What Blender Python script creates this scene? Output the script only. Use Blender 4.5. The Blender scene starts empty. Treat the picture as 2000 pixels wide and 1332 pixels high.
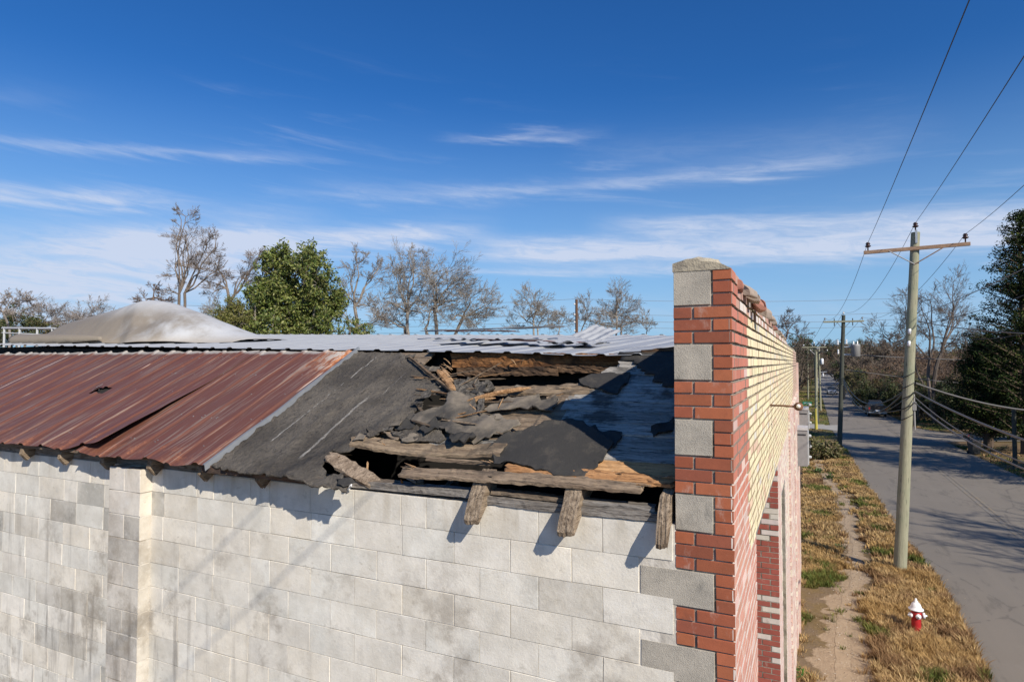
import bpy, math, random
import numpy as np
from mathutils import Vector, Matrix, noise as mn
random.seed(7); rng = np.random.default_rng(11)
scene = bpy.context.scene
R = math.radians
COL = scene.collection
# ------------------------------------------------------------------ camera
CAM_H = 6.5
F = 1222.0
PITCH = math.atan(41 / F)
cam_d = bpy.data.cameras.new('camera'); cam = bpy.data.objects.new('camera', cam_d); COL.objects.link(cam)
cam_d.sensor_width = 36; cam_d.lens = F / 2000 * 36; cam_d.clip_start = .05; cam_d.clip_end = 20000
cam.location = (0, 0, CAM_H); cam.rotation_euler = (math.pi / 2 + PITCH, 0, 0)
scene.camera = cam
# street / building frame: x = n (out to the street), y = u (along the street)
AZ = R(25.4)
SV = Vector((math.sin(AZ), math.cos(AZ), 0)); NV = Vector((math.cos(AZ), -math.sin(AZ), 0))
C0 = Vector((1.165, 3.31, 0))
def W(n, u, z=0.0): return C0 + NV * n + SV * u + Vector((0, 0, z))
# ------------------------------------------------------------------ light
TRAVEL = (NV * -1.55 + SV * 1.0 + Vector((0, 0, -1.30))).normalized()
ELEV = math.asin(-TRAVEL.z); SAZ = math.atan2(-TRAVEL.x, -TRAVEL.y)
sun_d = bpy.data.lights.new('sun', 'SUN'); sun = bpy.data.objects.new('sun', sun_d); COL.objects.link(sun)
sun_d.energy = 5.0; sun_d.angle = R(.53); sun_d.color = (1.0, .92, .80)
sun.rotation_euler = TRAVEL.to_track_quat('-Z', 'Y').to_euler()
scene.view_settings.view_transform = 'Standard'; scene.view_settings.look = 'None'
scene.view_settings.exposure = 0.18; scene.view_settings.gamma = 1
scene.cycles.max_bounces = 6; scene.cycles.diffuse_bounces = 3; scene.cycles.glossy_bounces = 3; scene.cycles.transparent_max_bounces = 8
# ------------------------------------------------------------------ node helper
class NT:
    def __init__(s, tree): s.t = tree; s.n = tree.nodes; s.l = tree.links
    def put(s, sock, v):
        if v is None: return
        if hasattr(v, 'links') or isinstance(v, bpy.types.NodeSocket): s.l.new(v, sock)
        elif isinstance(v, (tuple, list)):
            if len(v) == 3 and len(sock.default_value) == 4: v = tuple(v) + (1,)
            sock.default_value = v
        else:
            try: sock.default_value = v
            except TypeError: sock.default_value = (v, v, v)
    def math(s, op, a, b=None, c=None, clamp=False):
        n = s.n.new('ShaderNodeMath'); n.operation = op; n.use_clamp = clamp
        for i, v in enumerate((a, b, c)): s.put(n.inputs[i], v)
        return n.outputs[0]
    def add(s, a, b): return s.math('ADD', a, b)
    def sub(s, a, b): return s.math('SUBTRACT', a, b)
    def mul(s, a, b, clamp=False): return s.math('MULTIPLY', a, b, clamp=clamp)
    def mix(s, f, a, b, mode='MIX'):
        n = s.n.new('ShaderNodeMix'); n.data_type = 'RGBA'; n.blend_type = mode; n.clamp_factor = True
        s.put(n.inputs[0], f); s.put(n.inputs[6], a); s.put(n.inputs[7], b); return n.outputs[2]
    def step(s, v, lo, hi, a=0.0, b=1.0):
        n = s.n.new('ShaderNodeMapRange'); n.interpolation_type = 'SMOOTHSTEP'
        for i, q in enumerate((v, lo, hi, a, b)): s.put(n.inputs[i], q)
        return n.outputs[0]
    def coord(s, kind='Object', scale=(1, 1, 1), rot=(0, 0, 0), loc=(0, 0, 0)):
        c = s.n.new('ShaderNodeTexCoord'); m = s.n.new('ShaderNodeMapping')
        m.inputs['Scale'].default_value = scale; m.inputs['Rotation'].default_value = rot; m.inputs['Location'].default_value = loc
        s.l.new(c.outputs[kind], m.inputs[0]); return m.outputs[0]
    def noise(s, vec, scale=1.0, detail=4, rough=.55, dist=0.0, out='Fac'):
        n = s.n.new('ShaderNodeTexNoise'); s.put(n.inputs['Vector'], vec)
        n.inputs['Scale'].default_value = scale; n.inputs['Detail'].default_value = detail
        n.inputs['Roughness'].default_value = rough; n.inputs['Distortion'].default_value = dist
        return n.outputs[out]
    def voro(s, vec, scale=1.0, feature='F1', out='Distance', rand=1.0):
        n = s.n.new('ShaderNodeTexVoronoi'); s.put(n.inputs['Vector'], vec); n.feature = feature
        n.inputs['Scale'].default_value = scale; n.inputs['Randomness'].default_value = rand
        return n.outputs[out]
    def attr(s, name='col', out='Color'):
        n = s.n.new('ShaderNodeAttribute'); n.attribute_name = name; return n.outputs[out]
    def sep(s, v):
        n = s.n.new('ShaderNodeSeparateXYZ'); s.put(n.inputs[0], v); return n.outputs
    def comb(s, x, y, z):
        n = s.n.new('ShaderNodeCombineXYZ')
        for i, v in enumerate((x, y, z)): s.put(n.inputs[i], v)
        return n.outputs[0]
    def bump(s, h, strength=.5, dist=.01):
        n = s.n.new('ShaderNodeBump'); n.inputs['Strength'].default_value = strength; n.inputs['Distance'].default_value = dist
        s.put(n.inputs['Height'], h); return n.outputs[0]
def material(name, fn):
    m = bpy.data.materials.new(name); m.use_nodes = True; t = m.node_tree
    b = t.nodes['Principled BSDF']; N = NT(t); fn(N, b); return m
def P(N, b, col=None, rough=None, metal=None, normal=None, spec=None):
    if col is not None: N.put(b.inputs['Base Color'], col)
    if rough is not None: N.put(b.inputs['Roughness'], rough)
    if metal is not None: N.put(b.inputs['Metallic'], metal)
    if normal is not None: N.put(b.inputs['Normal'], normal)
    if spec is not None: N.put(b.inputs['Specular IOR Level'], spec)
# ------------------------------------------------------------------ sky
world = bpy.data.worlds.new('World'); scene.world = world; world.use_nodes = True
wt = NT(world.node_tree); bg = world.node_tree.nodes['Background']
sky = wt.n.new('ShaderNodeTexSky'); sky.sky_type = 'NISHITA'; sky.sun_disc = False
sky.sun_elevation = ELEV; sky.sun_rotation = SAZ; sky.altitude = 60; sky.air_density = 1.0; sky.dust_density = .4; sky.ozone_density = 2.2
SKY_STRENGTH = .10
def build_sky():
    N = wt
    tc = N.n.new('ShaderNodeTexCoord'); d = N.sep(tc.outputs['Generated'])
    az = N.math('ARCTAN2', d[0], d[1]); el = N.math('ARCSINE', d[2])
    v = N.comb(N.mul(az, 2.6), N.add(N.mul(el, 26.0), N.mul(az, 2.2)), 0.0)
    nz = N.noise(v, 1.7, 9, .62, .5)
    v2 = N.comb(N.mul(az, 11.0), N.add(N.mul(el, 60.0), N.mul(az, 5.0)), 3.0)
    nf = N.noise(v2, 1.3, 8, .68, .8)
    v3 = N.comb(N.mul(az, 3.0), N.mul(el, 5.0), 7.0)
    nl = N.noise(v3, 1.2, 3, .5, .2)
    total = None
    def pe(x, y):
        a = math.atan((x - 1000) / F); e = math.atan((707 - y) / F * math.cos(a)); return a, e
    # (x0,y0,x1,y1, half thickness px, strength)   cirrus streaks, by direction in the sky
    bands = [(-400, 540, 640, 500, 60, 1.1, .9), (-500, 600, 480, 580, 40, .40, .9), (60, 472, 980, 450, 22, 1.3, .7), (880, 482, 2300, 430, 22, 1.25, .8), (1150, 440, 2300, 392, 18, .9, .8),
             (800, 530, 1680, 505, 9, .55, .7), (780, 372, 1750, 288, 14, .5, .9), (-300, 348, 430, 396, 13, .8, .8),
             (-300, 240, 640, 303, 10, .4, .9), (840, 268, 1200, 250, 10, .5, 1.0), (560, 355, 1000, 395, 16, .3, 1.),
             (-300, 150, 200, 190, 14, .1, 1.), (-200, 620, 900, 600, 30, .3, .8), (900, 610, 2300, 590, 34, .22, .8), (1100, 300, 1900, 240, 30, .12, 1.), (300, 400, 700, 420, 14, .2, 1.)]
    wob = N.mul(N.sub(nz, .5), .055)
    for x0, y0, x1, y1, th, st, nw in bands:
        a0, e0 = pe(x0, y0); a1, e1 = pe(x1, y1); k = (e1 - e0) / (a1 - a0)
        line = N.add(N.mul(N.sub(az, a0), k), e0)
        dd = N.math('DIVIDE', N.sub(N.add(el, wob), line), th / F)
        g = N.math('EXPONENT', N.mul(N.mul(dd, dd), -1.0))
        win = N.mul(N.step(az, a0 - .02, a0 + .14), N.step(az, a1 - .16, a1 + .02, 1, 0))
        g = N.mul(N.mul(g, win), st)
        total = g if total is None else N.add(total, g)
    tex = N.mul(N.step(nf, .28, .70, .45, 1.0), N.step(nz, .2, .62, .50, 1.05))
    fibre = N.mul(N.mul(N.step(nz, .5, .8), N.step(nl, .42, .7)), N.mul(N.step(el, .02, .16), N.step(el, .28, .5, .22, 0.0)))
    dens = N.math('MINIMUM', N.add(N.mul(N.mul(total, tex), 1.0), fibre), .88)
    dens = N.mul(dens, N.step(d[1], -.2, .2, .3, 1.0))
    hs = N.n.new('ShaderNodeHueSaturation'); hs.inputs['Saturation'].default_value = SKY_SAT; hs.inputs['Value'].default_value = 1.0; hs.inputs['Hue'].default_value = .5
    N.l.new(sky.outputs[0], hs.inputs['Color'])
    skyc = N.mix(1.0, hs.outputs[0], SKY_TINT, 'MULTIPLY')
    skyc = N.mix(N.step(el, -.02, .42, .80, 0), skyc, (3.0, 4.9, 7.2, 1))
    c = N.mix(dens, skyc, (5.6, 6.2, 7.6, 1))
    N.l.new(c, bg.inputs['Color']); bg.inputs['Strength'].default_value = SKY_STRENGTH
SKY_SAT = 1.25; SKY_TINT = (.36, .70, 1.04, 1)
build_sky()
# ------------------------------------------------------------------ mesh helper
class MB:
    def __init__(s): s.v = []; s.f = []; s.c = []; s.cur = (1, 1, 1); s.mi = []; s.m = 0
    def V(s, *pts):
        i = len(s.v); s.v.extend([tuple(p) for p in pts]); return i
    def face(s, *idx): s.f.append(tuple(idx)); s.c.append(s.cur); s.mi.append(s.m)
    def quad(s, a, b, c, d): i = s.V(a, b, c, d); s.face(i, i + 1, i + 2, i + 3)
    def box(s, x0, x1, y0, y1, z0, z1, M=None, skip=''):
        p = [(x0, y0, z0), (x1, y0, z0), (x1, y1, z0), (x0, y1, z0), (x0, y0, z1), (x1, y0, z1), (x1, y1, z1), (x0, y1, z1)]
        if M is not None: p = [tuple(M @ Vector(q)) for q in p]
        i = s.V(*p)
        for k, q in zip('zZyXYx', ((3, 2, 1, 0), (4, 5, 6, 7), (0, 1, 5, 4), (1, 2, 6, 5), (2, 3, 7, 6), (3, 0, 4, 7))):
            if k not in skip: s.face(*[i + a for a in q])
    def prism(s, prof, fn):                      # prof: closed 2D outline; fn(a, b, k) -> 3D point, k = 0 / 1 the two ends
        n = len(prof); i = s.V(*[fn(a, b, 0) for a, b in prof], *[fn(a, b, 1) for a, b in prof])
        s.face(*[i + k for k in range(n)][::-1]); s.face(*[i + n + k for k in range(n)])
        for k in range(n): s.face(i + k, i + (k + 1) % n, i + n + (k + 1) % n, i + n + k)
    def tube(s, pts, rad, sides=6, cap=True):
        pts = [Vector(p) for p in pts]; m = len(pts)
        if not hasattr(rad, '__len__'): rad = [rad] * m
        rings = []; up = None
        for k in range(m):
            d = (pts[min(k + 1, m - 1)] - pts[max(k - 1, 0)])
            if d.length < 1e-9: d = Vector((0, 0, 1))
            d.normalize()
            if up is None:
                up = d.cross(Vector((0, 0, 1)) if abs(d.z) < .9 else Vector((1, 0, 0))).normalized()
            else:
                up = up - d * up.dot(d); up = up.normalized() if up.length > 1e-6 else d.orthogonal().normalized()
            r = d.cross(up)
            rings.append(s.V(*[pts[k] + (up * math.cos(a) + r * math.sin(a)) * rad[k] for a in [2 * math.pi * j / sides for j in range(sides)]]))
        for k in range(m - 1):
            a, b = rings[k], rings[k + 1]
            for j in range(sides): s.face(a + j, a + (j + 1) % sides, b + (j + 1) % sides, b + j)
        if cap and sides > 3:
            s.face(*[rings[0] + j for j in range(sides)][::-1]); s.face(*[rings[-1] + j for j in range(sides)])
    def lathe(s, prof, c=(0, 0, 0), segs=16, M=None):     # prof (r, z)
        c = Vector(c); rings = []
        for r, z in prof:
            pp = [Vector((r * math.cos(2 * math.pi * j / segs), r * math.sin(2 * math.pi * j / segs), z)) for j in range(segs)]
            if M is not None: pp = [M @ q for q in pp]
            rings.append(s.V(*[c + q for q in pp]))
        for a, b in zip(rings, rings[1:]):
            for j in range(segs): s.face(a + j, a + (j + 1) % segs, b + (j + 1) % segs, b + j)
        s.face(*[rings[0] + j for j in range(segs)][::-1]); s.face(*[rings[-1] + j for j in range(segs)])
    def grid(s, fn, nu, nv, keep=None):
        i0 = s.V(*[fn(a / nu, b / nv) for a in range(nu + 1) for b in range(nv + 1)])
        for a in range(nu):
            for b in range(nv):
                if keep and not keep((a + .5) / nu, (b + .5) / nv): continue
                i = i0 + a * (nv + 1) + b; s.face(i, i + nv + 1, i + nv + 2, i + 1)
    def build(s, name, mats, parent=None, smooth=False, merge=False):
        me = bpy.data.meshes.new(name); me.from_pydata(s.v, [], s.f)
        if not isinstance(mats, (list, tuple)): mats = [mats]
        for m in mats: me.materials.append(m)
        if len(mats) > 1: me.polygons.foreach_set('material_index', s.mi)
        at = me.color_attributes.new('col', 'FLOAT_COLOR', 'CORNER')
        cc = np.repeat(np.array([tuple(c) + (1,) for c in s.c], dtype=np.float32), [len(f) for f in s.f], axis=0) if s.f else np.zeros((0, 4), np.float32)
        at.data.foreach_set('color', cc.ravel())
        if smooth: me.polygons.foreach_set('use_smooth', [True] * len(me.polygons))
        me.update(); me.validate()
        o = bpy.data.objects.new(name, me); COL.objects.link(o)
        if parent is not None: o.parent = parent
        return o
def tag(o, label=None, cat=None, group=None, kind=None):
    for k, v in (('label', label), ('category', cat), ('group', group), ('kind', kind)):
        if v: o[k] = v
    return o
def empty(name, loc=(0, 0, 0), rz=0, label=None, cat=None, group=None):
    o = bpy.data.objects.new(name, None); COL.objects.link(o); o.location = loc; o.rotation_euler = (0, 0, rz); o.empty_display_size = .3
    return tag(o, label, cat, group)
def at_frame(o, n=0, u=0, z=0, rz=0):
    o.location = W(n, u, z); o.rotation_euler = (0, 0, -AZ + rz); return o
def kids(o): return [x for x in bpy.data.objects if x.parent == o]
def copy_tree(o, parent=None):
    c = o.copy(); COL.objects.link(c)
    if parent is not None: c.parent = parent
    for ch in kids(o): copy_tree(ch, c)
    return c
def fbm(x, y, z=0.0, o=4): return mn.fractal(Vector((x, y, z)), 1.0, 2.0, o)
def solid(o, t, off=0.0):
    m = o.modifiers.new('thickness', 'SOLIDIFY'); m.thickness = t; m.offset = off; return o
# the place as seen on a real surface: photo outlines of torn felt and boards are laid on the roof slope they belong to
def ray(x, y):
    a = (x - 1000) / F; b = (666 - y) / F
    return Vector((a, math.cos(PITCH) - b * math.sin(PITCH), math.sin(PITCH) + b * math.cos(PITCH)))
RK, RZ = .512, -.729 + CAM_H
def local(Pw): d = Pw - C0; return Vector((d.dot(NV), d.dot(SV), Pw.z))
def on_plane(x, y, P0, Nn):
    r = ray(x, y); o = Vector((0, 0, CAM_H)); return local(o + r * ((P0 - o).dot(Nn) / r.dot(Nn)))
def on_slope(x, y, dz=0): return on_plane(x, y, C0 + Vector((0, 0, RZ + dz)), Vector((0, 0, 1)) - SV * RK)
def on_u(x, y, u): return on_plane(x, y, C0 + SV * u, SV)
def slope_z(u): return RZ + RK * u
def at_depth(x, y, Y):
    r = ray(x, y); return Vector((0, 0, CAM_H)) + r * (Y / r.y)
def inside(p, poly):
    x, y = p; c = False; j = len(poly) - 1
    for i in range(len(poly)):
        xi, yi = poly[i][:2]; xj, yj = poly[j][:2]
        if (yi > y) != (yj > y) and x < (xj - xi) * (y - yi) / (yj - yi) + xi: c = not c
        j = i
    return c
# ------------------------------------------------------------------ materials
def f_cmu(N, b):
    o = N.coord(); big = N.noise(o, .9, 5, .6); fine = N.noise(o, 55, 6, .7); med = N.noise(o, 7, 5, .65)
    vm = N.n.new('ShaderNodeVectorMath'); vm.operation = 'MULTIPLY_ADD'; N.l.new(N.attr(), vm.inputs[0]); vm.inputs[1].default_value = (97, 61, 83); N.l.new(o, vm.inputs[2]); ob = vm.outputs[0]; own = N.noise(ob, 4.2, 6, .68); own2 = N.noise(ob, 13, 5, .7)
    st = N.noise(N.coord(scale=(7, 7, .55)), 1.6, 5, .6)
    z = N.sep(o)[2]; low = N.step(z, CAM_H - 2.3, CAM_H - 1.1, 1, .12)
    x = N.sep(o)[0]; left = N.step(x, -5.4, -3.2, 1, .35)
    wash = N.mul(N.step(N.noise(N.coord(loc=(3, 9, 4)), 1.7, 7, .7), .42, .58), N.step(N.sep(o)[0], -5.0, -3.5, .45, .85))
    base = N.mix(1.0, N.mix(wash, N.attr(), (.99, .985, .97)), (.75, .705, .625), 'MULTIPLY')
    base = N.mix(1.0, base, N.mix(N.step(own, .3, .7), (.84, .83, .81), (1.08, 1.08, 1.08)), 'MULTIPLY'); base = N.mix(N.step(own2, .56, .70, 0, .4), base, (.74, .72, .67)); base = N.mix(N.step(own2, .42, .32, 0, .22), base, (.42, .39, .34))
    c = N.mix(N.step(med, .35, .75, 0, .35), base, (.70, .67, .61)); c = N.mix(N.step(N.noise(N.coord(loc=(2, 1, 5)), 11, 6, .7), .52, .7, 0, .35), c, (.50, .48, .44))
    streak = N.mul(N.mul(N.step(st, .52, .74), low), left)
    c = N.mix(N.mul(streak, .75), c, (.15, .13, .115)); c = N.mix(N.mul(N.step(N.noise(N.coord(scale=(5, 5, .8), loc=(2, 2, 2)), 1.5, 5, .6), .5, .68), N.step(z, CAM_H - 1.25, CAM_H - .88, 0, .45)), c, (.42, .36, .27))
    c = N.mix(N.mul(N.step(big, .55, .75), N.mul(low, .35)), c, (.25, .235, .215))
    c = N.mix(N.step(N.noise(N.coord(loc=(4, 4, 9)), 3.2, 7, .72), .6, .78, 0, .55), c, (.74, .73, .70))
    c = N.mix(N.step(fine, .60, .72, 0, .35), c, (.30, .28, .25))
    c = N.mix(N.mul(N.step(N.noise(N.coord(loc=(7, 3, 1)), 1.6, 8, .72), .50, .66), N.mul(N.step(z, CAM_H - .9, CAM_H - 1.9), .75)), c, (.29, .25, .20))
    c = N.mix(N.mul(N.step(N.noise(N.coord(scale=(3, 3, 5), loc=(1, 8, 1)), 2.2, 7, .75), .60, .68), .5), c, (.44, .40, .33))
    P(N, b, c, .93, 0, N.bump(N.add(N.mul(fine, .9), N.mul(med, .5)), .5, .005), .2)
M_cmu = material('painted block', f_cmu)
def f_cmujoint(N, b):
    o = N.coord(); n1 = N.noise(o, 2.6, 5, .65); n2 = N.noise(o, 30, 4)
    c = N.mix(N.step(n1, .44, .58), (.36, .31, .245), (.70, .65, .57))
    wash = N.step(N.noise(N.coord(loc=(3, 9, 4)), 1.7, 7, .7), .42, .60); c = N.mix(N.mul(wash, .6), c, (.68, .635, .56))
    st = N.noise(N.coord(scale=(7, 7, .55)), 1.6, 5, .6); z = N.sep(o)[2]; c = N.mix(N.mul(N.step(st, .50, .70), N.step(z, CAM_H - 2.3, CAM_H - .9, .8, .2)), c, (.13, .115, .10)); P(N, b, N.mix(N.step(n2, .5, .8, 0, .4), c, (.25, .21, .17)), .95, 0, N.bump(n2, .5, .01), .1)
M_cmujoint = material('block joint mortar', f_cmujoint)
def f_bareblock(N, b):
    o = N.coord(); fine = N.voro(o, 170); n = N.noise(o, 6, 6, .7); g = N.noise(o, 190, 3, .6)
    c = N.mix(N.step(n, .35, .7), (.46, .415, .345), (.32, .29, .245))
    c = N.mix(N.step(g, .52, .66, 0, .7), c, (.46, .43, .37)); c = N.mix(N.step(fine, .28, .1, 0, .65), c, (.10, .095, .085))
    c = N.mix(N.step(N.noise(N.coord(scale=(1, 1, .5)), 9, 4, .6), .56, .75, 0, .6), c, (.12, .12, .115))
    P(N, b, c, .97, 0, N.bump(N.add(fine, g), .45, .003), .1)
M_bareblock = material('bare grey block', f_bareblock)
def f_brick(N, b):
    o = N.coord(); n = N.noise(o, 14, 5, .65); g = N.noise(o, 160, 3, .6); w = N.noise(N.coord(scale=(1, 1, .45)), 11, 6, .7)
    c = N.mix(1.0, N.attr(), N.mix(n, (.72, .74, .74), (1.2, 1.18, 1.15)), 'MULTIPLY')
    c = N.mix(N.step(w, .56, .74, 0, .5), c, (.56, .44, .38)); c = N.mix(N.step(N.noise(o, 5, 6, .7), .55, .72, 0, .5), c, (.16, .07, .05)); c = N.mix(N.step(g, .62, .72, 0, .35), c, (.10, .04, .03))
    P(N, b, c, .88, 0, N.bump(N.add(n, N.mul(g, .5)), .35, .004), .25)
M_brick = material('brick', f_brick)
def f_facade(N, b):
    o = N.coord(); n = N.noise(o, 9, 5, .65); p = N.noise(N.coord(scale=(1, 1.2, .28)), 3.2, 7, .72); st = N.noise(N.coord(scale=(1, 5, .35)), 2.4, 5, .6)
    c = N.mix(1.0, N.attr(), N.mix(n, (.84, .84, .84), (1.12, 1.12, 1.12)), 'MULTIPLY')
    c = N.mix(N.step(p, .58, .72, 0, .5), c, (.72, .62, .56)); c = N.mix(N.step(st, .62, .78, 0, .5), c, (.36, .24, .17))
    P(N, b, c, .8, 0, N.bump(n, .3, .004), .3)
M_facade = material('painted facade brick', f_facade)
def f_mortar(N, b):
    o = N.coord(); n = N.noise(o, 40, 5, .7); q = N.noise(o, 3, 5, .6)
    P(N, b, N.mix(N.step(q, .4, .65), N.mix(n, (.27, .24, .195), (.46, .42, .35)), (.13, .115, .095)), .96, 0, N.bump(n, .8, .01), .1)
M_mortar = material('mortar', f_mortar)
def f_cap(N, b):
    o = N.coord(); n = N.noise(o, 12, 7, .7); g = N.voro(o, 90)
    c = N.mix(N.step(n, .35, .68), (.26, .23, .185), (.48, .42, .31)); c = N.mix(N.step(g, .22, .05, 0, .3), c, (.2, .17, .13))
    P(N, b, c, .97, 0, N.bump(N.add(n, N.mul(g, .3)), .8, .008), .1)
M_cap = material('sandy cement cap', f_cap)
def f_rust(N, b):
    o = N.coord(); s1 = N.noise(N.coord(scale=(9, .55, .55)), 1.4, 6, .6, .2); s2 = N.noise(N.coord(scale=(30, .8, .8)), 1.6, 5, .6)
    b1 = N.noise(o, 1.1, 5, .6); fine = N.noise(o, 60, 5, .7)
    c = N.mix(s1, (.110, .040, .027), (.195, .078, .052))
    c = N.mix(N.step(b1, .45, .7, 0, .6), c, (.13, .066, .052))
    c = N.mix(N.step(s2, .52, .66, 0, .75), c, (.29, .215, .17))
    c = N.mix(N.mul(N.step(N.noise(N.coord(scale=(34, .42, .42), loc=(3, 0, 0)), 1.3, 4, .55), .67, .73), N.step(N.noise(o, 1.7, 2), .48, .55)), c, (.74, .62, .52))
    x, y, z = N.sep(o)
    edge = N.mul(N.step(N.add(N.noise(o, 6, 5, .7), N.mul(N.step(y, -.2, .28, 1, 0), .22)), .66, .76), .8)
    c = N.mix(N.mul(N.mul(edge, N.step(fine, .35, .6)), .55), c, (.38, .15, .07))
    top = N.step(N.add(y, N.mul(N.noise(o, 5, 5, .7), .16)), 1.60, 1.66)
    c = N.mix(top, c, (.40, .37, .34))
    corner = N.mul(N.step(x, -4.35, -3.85), N.step(y, 1.0, 1.5)); cn = N.noise(N.coord(scale=(8, 2.5, 2.5)), 1.7, 6, .7)
    c = N.mix(N.mul(corner, N.step(cn, .42, .5)), c, N.mix(N.step(cn, .5, .58), (.5, .2, .08), (.68, .60, .50)))
    P(N, b, c, N.add(N.mul(fine, .25), .42), .15, N.bump(N.add(fine, s2), .25, .004), .4)
M_rust = material('rusted sheet metal', f_rust)
def f_galv(N, b):
    o = N.coord(); n = N.noise(o, 3, 5, .6); g = N.noise(o, 30, 4, .6); s1 = N.noise(N.coord(scale=(6, .5, .5)), 1.5, 5, .6)
    c = N.mix(n, (.34, .35, .365), (.43, .44, .45)); c = N.mix(N.step(s1, .6, .75, 0, .4), c, (.42, .38, .33)); c = N.mix(N.step(g, .65, .75, 0, .5), c, (.33, .26, .2))
    P(N, b, c, N.add(N.mul(n, .2), .5), .2, N.bump(g, .12, .003), .4)
M_galv = material('galvanised sheet', f_galv)
def f_crumple(N, b):
    o = N.coord(); n = N.noise(o, 1.3, 6, .6); g = N.noise(o, 22, 5, .65); v = N.noise(N.coord(scale=(2, 2, .6)), 2.0, 5, .6)
    x, y, z = N.sep(o)
    q = N.add(N.mul(N.add(x, 8.1), -.5), N.mul(N.sub(v, .5), 1.4))      # run-off dirt on the left flank
    dirt = N.mul(N.step(q, -.5, .35), N.step(N.add(z, N.mul(N.sub(n, .5), .3)), CAM_H + .98, CAM_H + .62))
    c = N.mix(n, (.40, .405, .41), (.48, .485, .49)); c = N.mix(N.mul(dirt, .92), c, (.20, .165, .125)); c = N.mix(N.step(g, .64, .72, 0, .4), c, (.3, .26, .2))
    c = N.mix(N.step(z, CAM_H + .27, CAM_H + .42, .55, 0), c, (.34, .28, .20))
    P(N, b, c, .7, .0, N.bump(N.add(g, N.mul(N.noise(o, 5, 3), 3)), .25, .008), .3)
M_crumple = material('dull bent sheet', f_crumple)
def f_felt(N, b):
    o = N.coord(); n = N.noise(o, 2.2, 7, .65); g = N.noise(o, 26, 7, .72); f = N.noise(o, 130, 4, .65)
    c = N.mix(N.step(n, .35, .65), (.092, .080, .067), (.175, .152, .124))
    c = N.mix(N.step(g, .54, .66, 0, .6), c, (.034, .031, .028)); c = N.mix(N.step(g, .42, .3, 0, .6), c, (.20, .172, .135)); c = N.mix(N.step(N.noise(N.coord(scale=(3, 1, 1)), 5, 8, .75), .59, .64, 0, .6), c, (.03, .027, .025))
    c = N.mix(N.step(f, .62, .72, 0, .5), c, (.2, .18, .15))
    x, y, z = N.sep(o)
    wig = N.mul(N.sub(N.noise(o, 4, 6, .7), .5), .16); gate = N.mul(N.step(N.noise(o, 2.6, 6, .75), .47, .53), N.step(N.noise(o, 30, 4, .7), .36, .5))
    for x0, w, a0, a1, kk in ((-3.47, .010, .15, 1.55, .0), (-3.03, .015, .03, .80, .7), (-2.92, .008, .85, 1.2, .2)):
        ln = N.step(N.math('ABSOLUTE', N.sub(N.add(x, N.mul(wig, .45)), x0 + .0)), w * 1.1, w * .4)
        ln = N.mul(ln, N.mul(N.step(y, a0 - .03, a0 + .03), N.step(y, a1 - .05, a1 + .05, 1, 0)))
        c = N.mix(N.mul(N.mul(ln, N.math('MAXIMUM', gate, N.mul(N.step(N.noise(o, 22, 5, .7), .36, .46), kk))), .8), c, (.50, .47, .42))
    P(N, b, c, .93, 0, N.bump(N.add(N.add(N.mul(g, 1.6), N.mul(f, .3)), n), 1.0, .028), .25)
M_felt = material('weathered roofing felt', f_felt)
def f_felt2(N, b):
    o = N.coord(); n = N.noise(o, 3, 5, .6); f = N.noise(o, 150, 4, .65); s = N.noise(o, 14, 4, .7)
    c = N.mix(n, (.030, .029, .028), (.052, .048, .043)); c = N.mix(N.step(N.noise(o, 7, 7, .72), .50, .68, 0, .55), c, (.095, .082, .066)); c = N.mix(N.step(f, .60, .72, 0, .5), c, (.13, .125, .115)); c = N.mix(N.step(s, .64, .74, 0, .5), c, (.018, .018, .018))
    P(N, b, c, .88, 0, N.bump(N.add(N.add(f, N.mul(n, 2)), N.mul(N.noise(o, 18, 5, .6), 1.5)), .6, .007), .3)
M_felt2 = material('black tar paper', f_felt2)
def f_felt3(N, b):
    o = N.coord(); n = N.noise(o, 4, 6, .6); f = N.noise(o, 90, 4, .65)
    c = N.mix(N.step(n, .38, .62), (.075, .067, .057), (.20, .168, .13)); c = N.mix(N.step(f, .6, .74, 0, .5), c, (.2, .17, .14))
    P(N, b, c, .9, 0, N.bump(N.add(f, N.mul(n, 3)), .5, .008), .25)
M_felt3 = material('dusty torn tar paper', f_felt3)
def wood(name, along, a, bcol, dark, stain=None, sp=.62):
    def fn(N, b):
        sc = {'x': (1.3, 15, 15), 'y': (15, 1.3, 15), 'z': (15, 15, 1.3)}[along]
        o = N.coord(); g = N.noise(N.coord(scale=sc), 2.2, 7, .68, .4); n = N.noise(o, 3.5, 5, .6); f = N.noise(N.coord(scale=tuple(q * 4 for q in sc)), 2, 4, .7)
        c = N.mix(N.step(g, .32, .68), a, bcol); c = N.mix(N.step(f, .53, .66, 0, .85), c, dark); c = N.mix(N.step(N.noise(N.coord(scale=sc, loc=(5, 5, 5)), 1.4, 8, .75, 1.0), .58, .64, 0, .85), c, dark)
        c = N.mix(N.step(n, sp, sp + .14, 0, .75), c, stain or dark)
        c = N.mix(1.0, c, N.attr(), 'MULTIPLY')
        P(N, b, c, .9, 0, N.bump(N.add(g, f), .9, .007), .2)
    return material(name, fn)
M_board = wood('weathered roof board', 'x', (.135, .10, .072), (.275, .215, .155), (.045, .037, .030), (.055, .047, .04), .56)
M_whiteboard = wood('whitewashed sooty board', 'x', (.27, .25, .22), (.60, .56, .50), (.022, .020, .018), (.026, .023, .020), .49)
M_fresh = wood('orange raw board', 'x', (.38, .20, .085), (.62, .37, .18), (.09, .05, .03), (.16, .11, .075), .60)
M_beam = wood('charred brown beam', 'x', (.135, .055, .022), (.36, .17, .065), (.028, .016, .010), (.05, .03, .02), .50)
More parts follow.
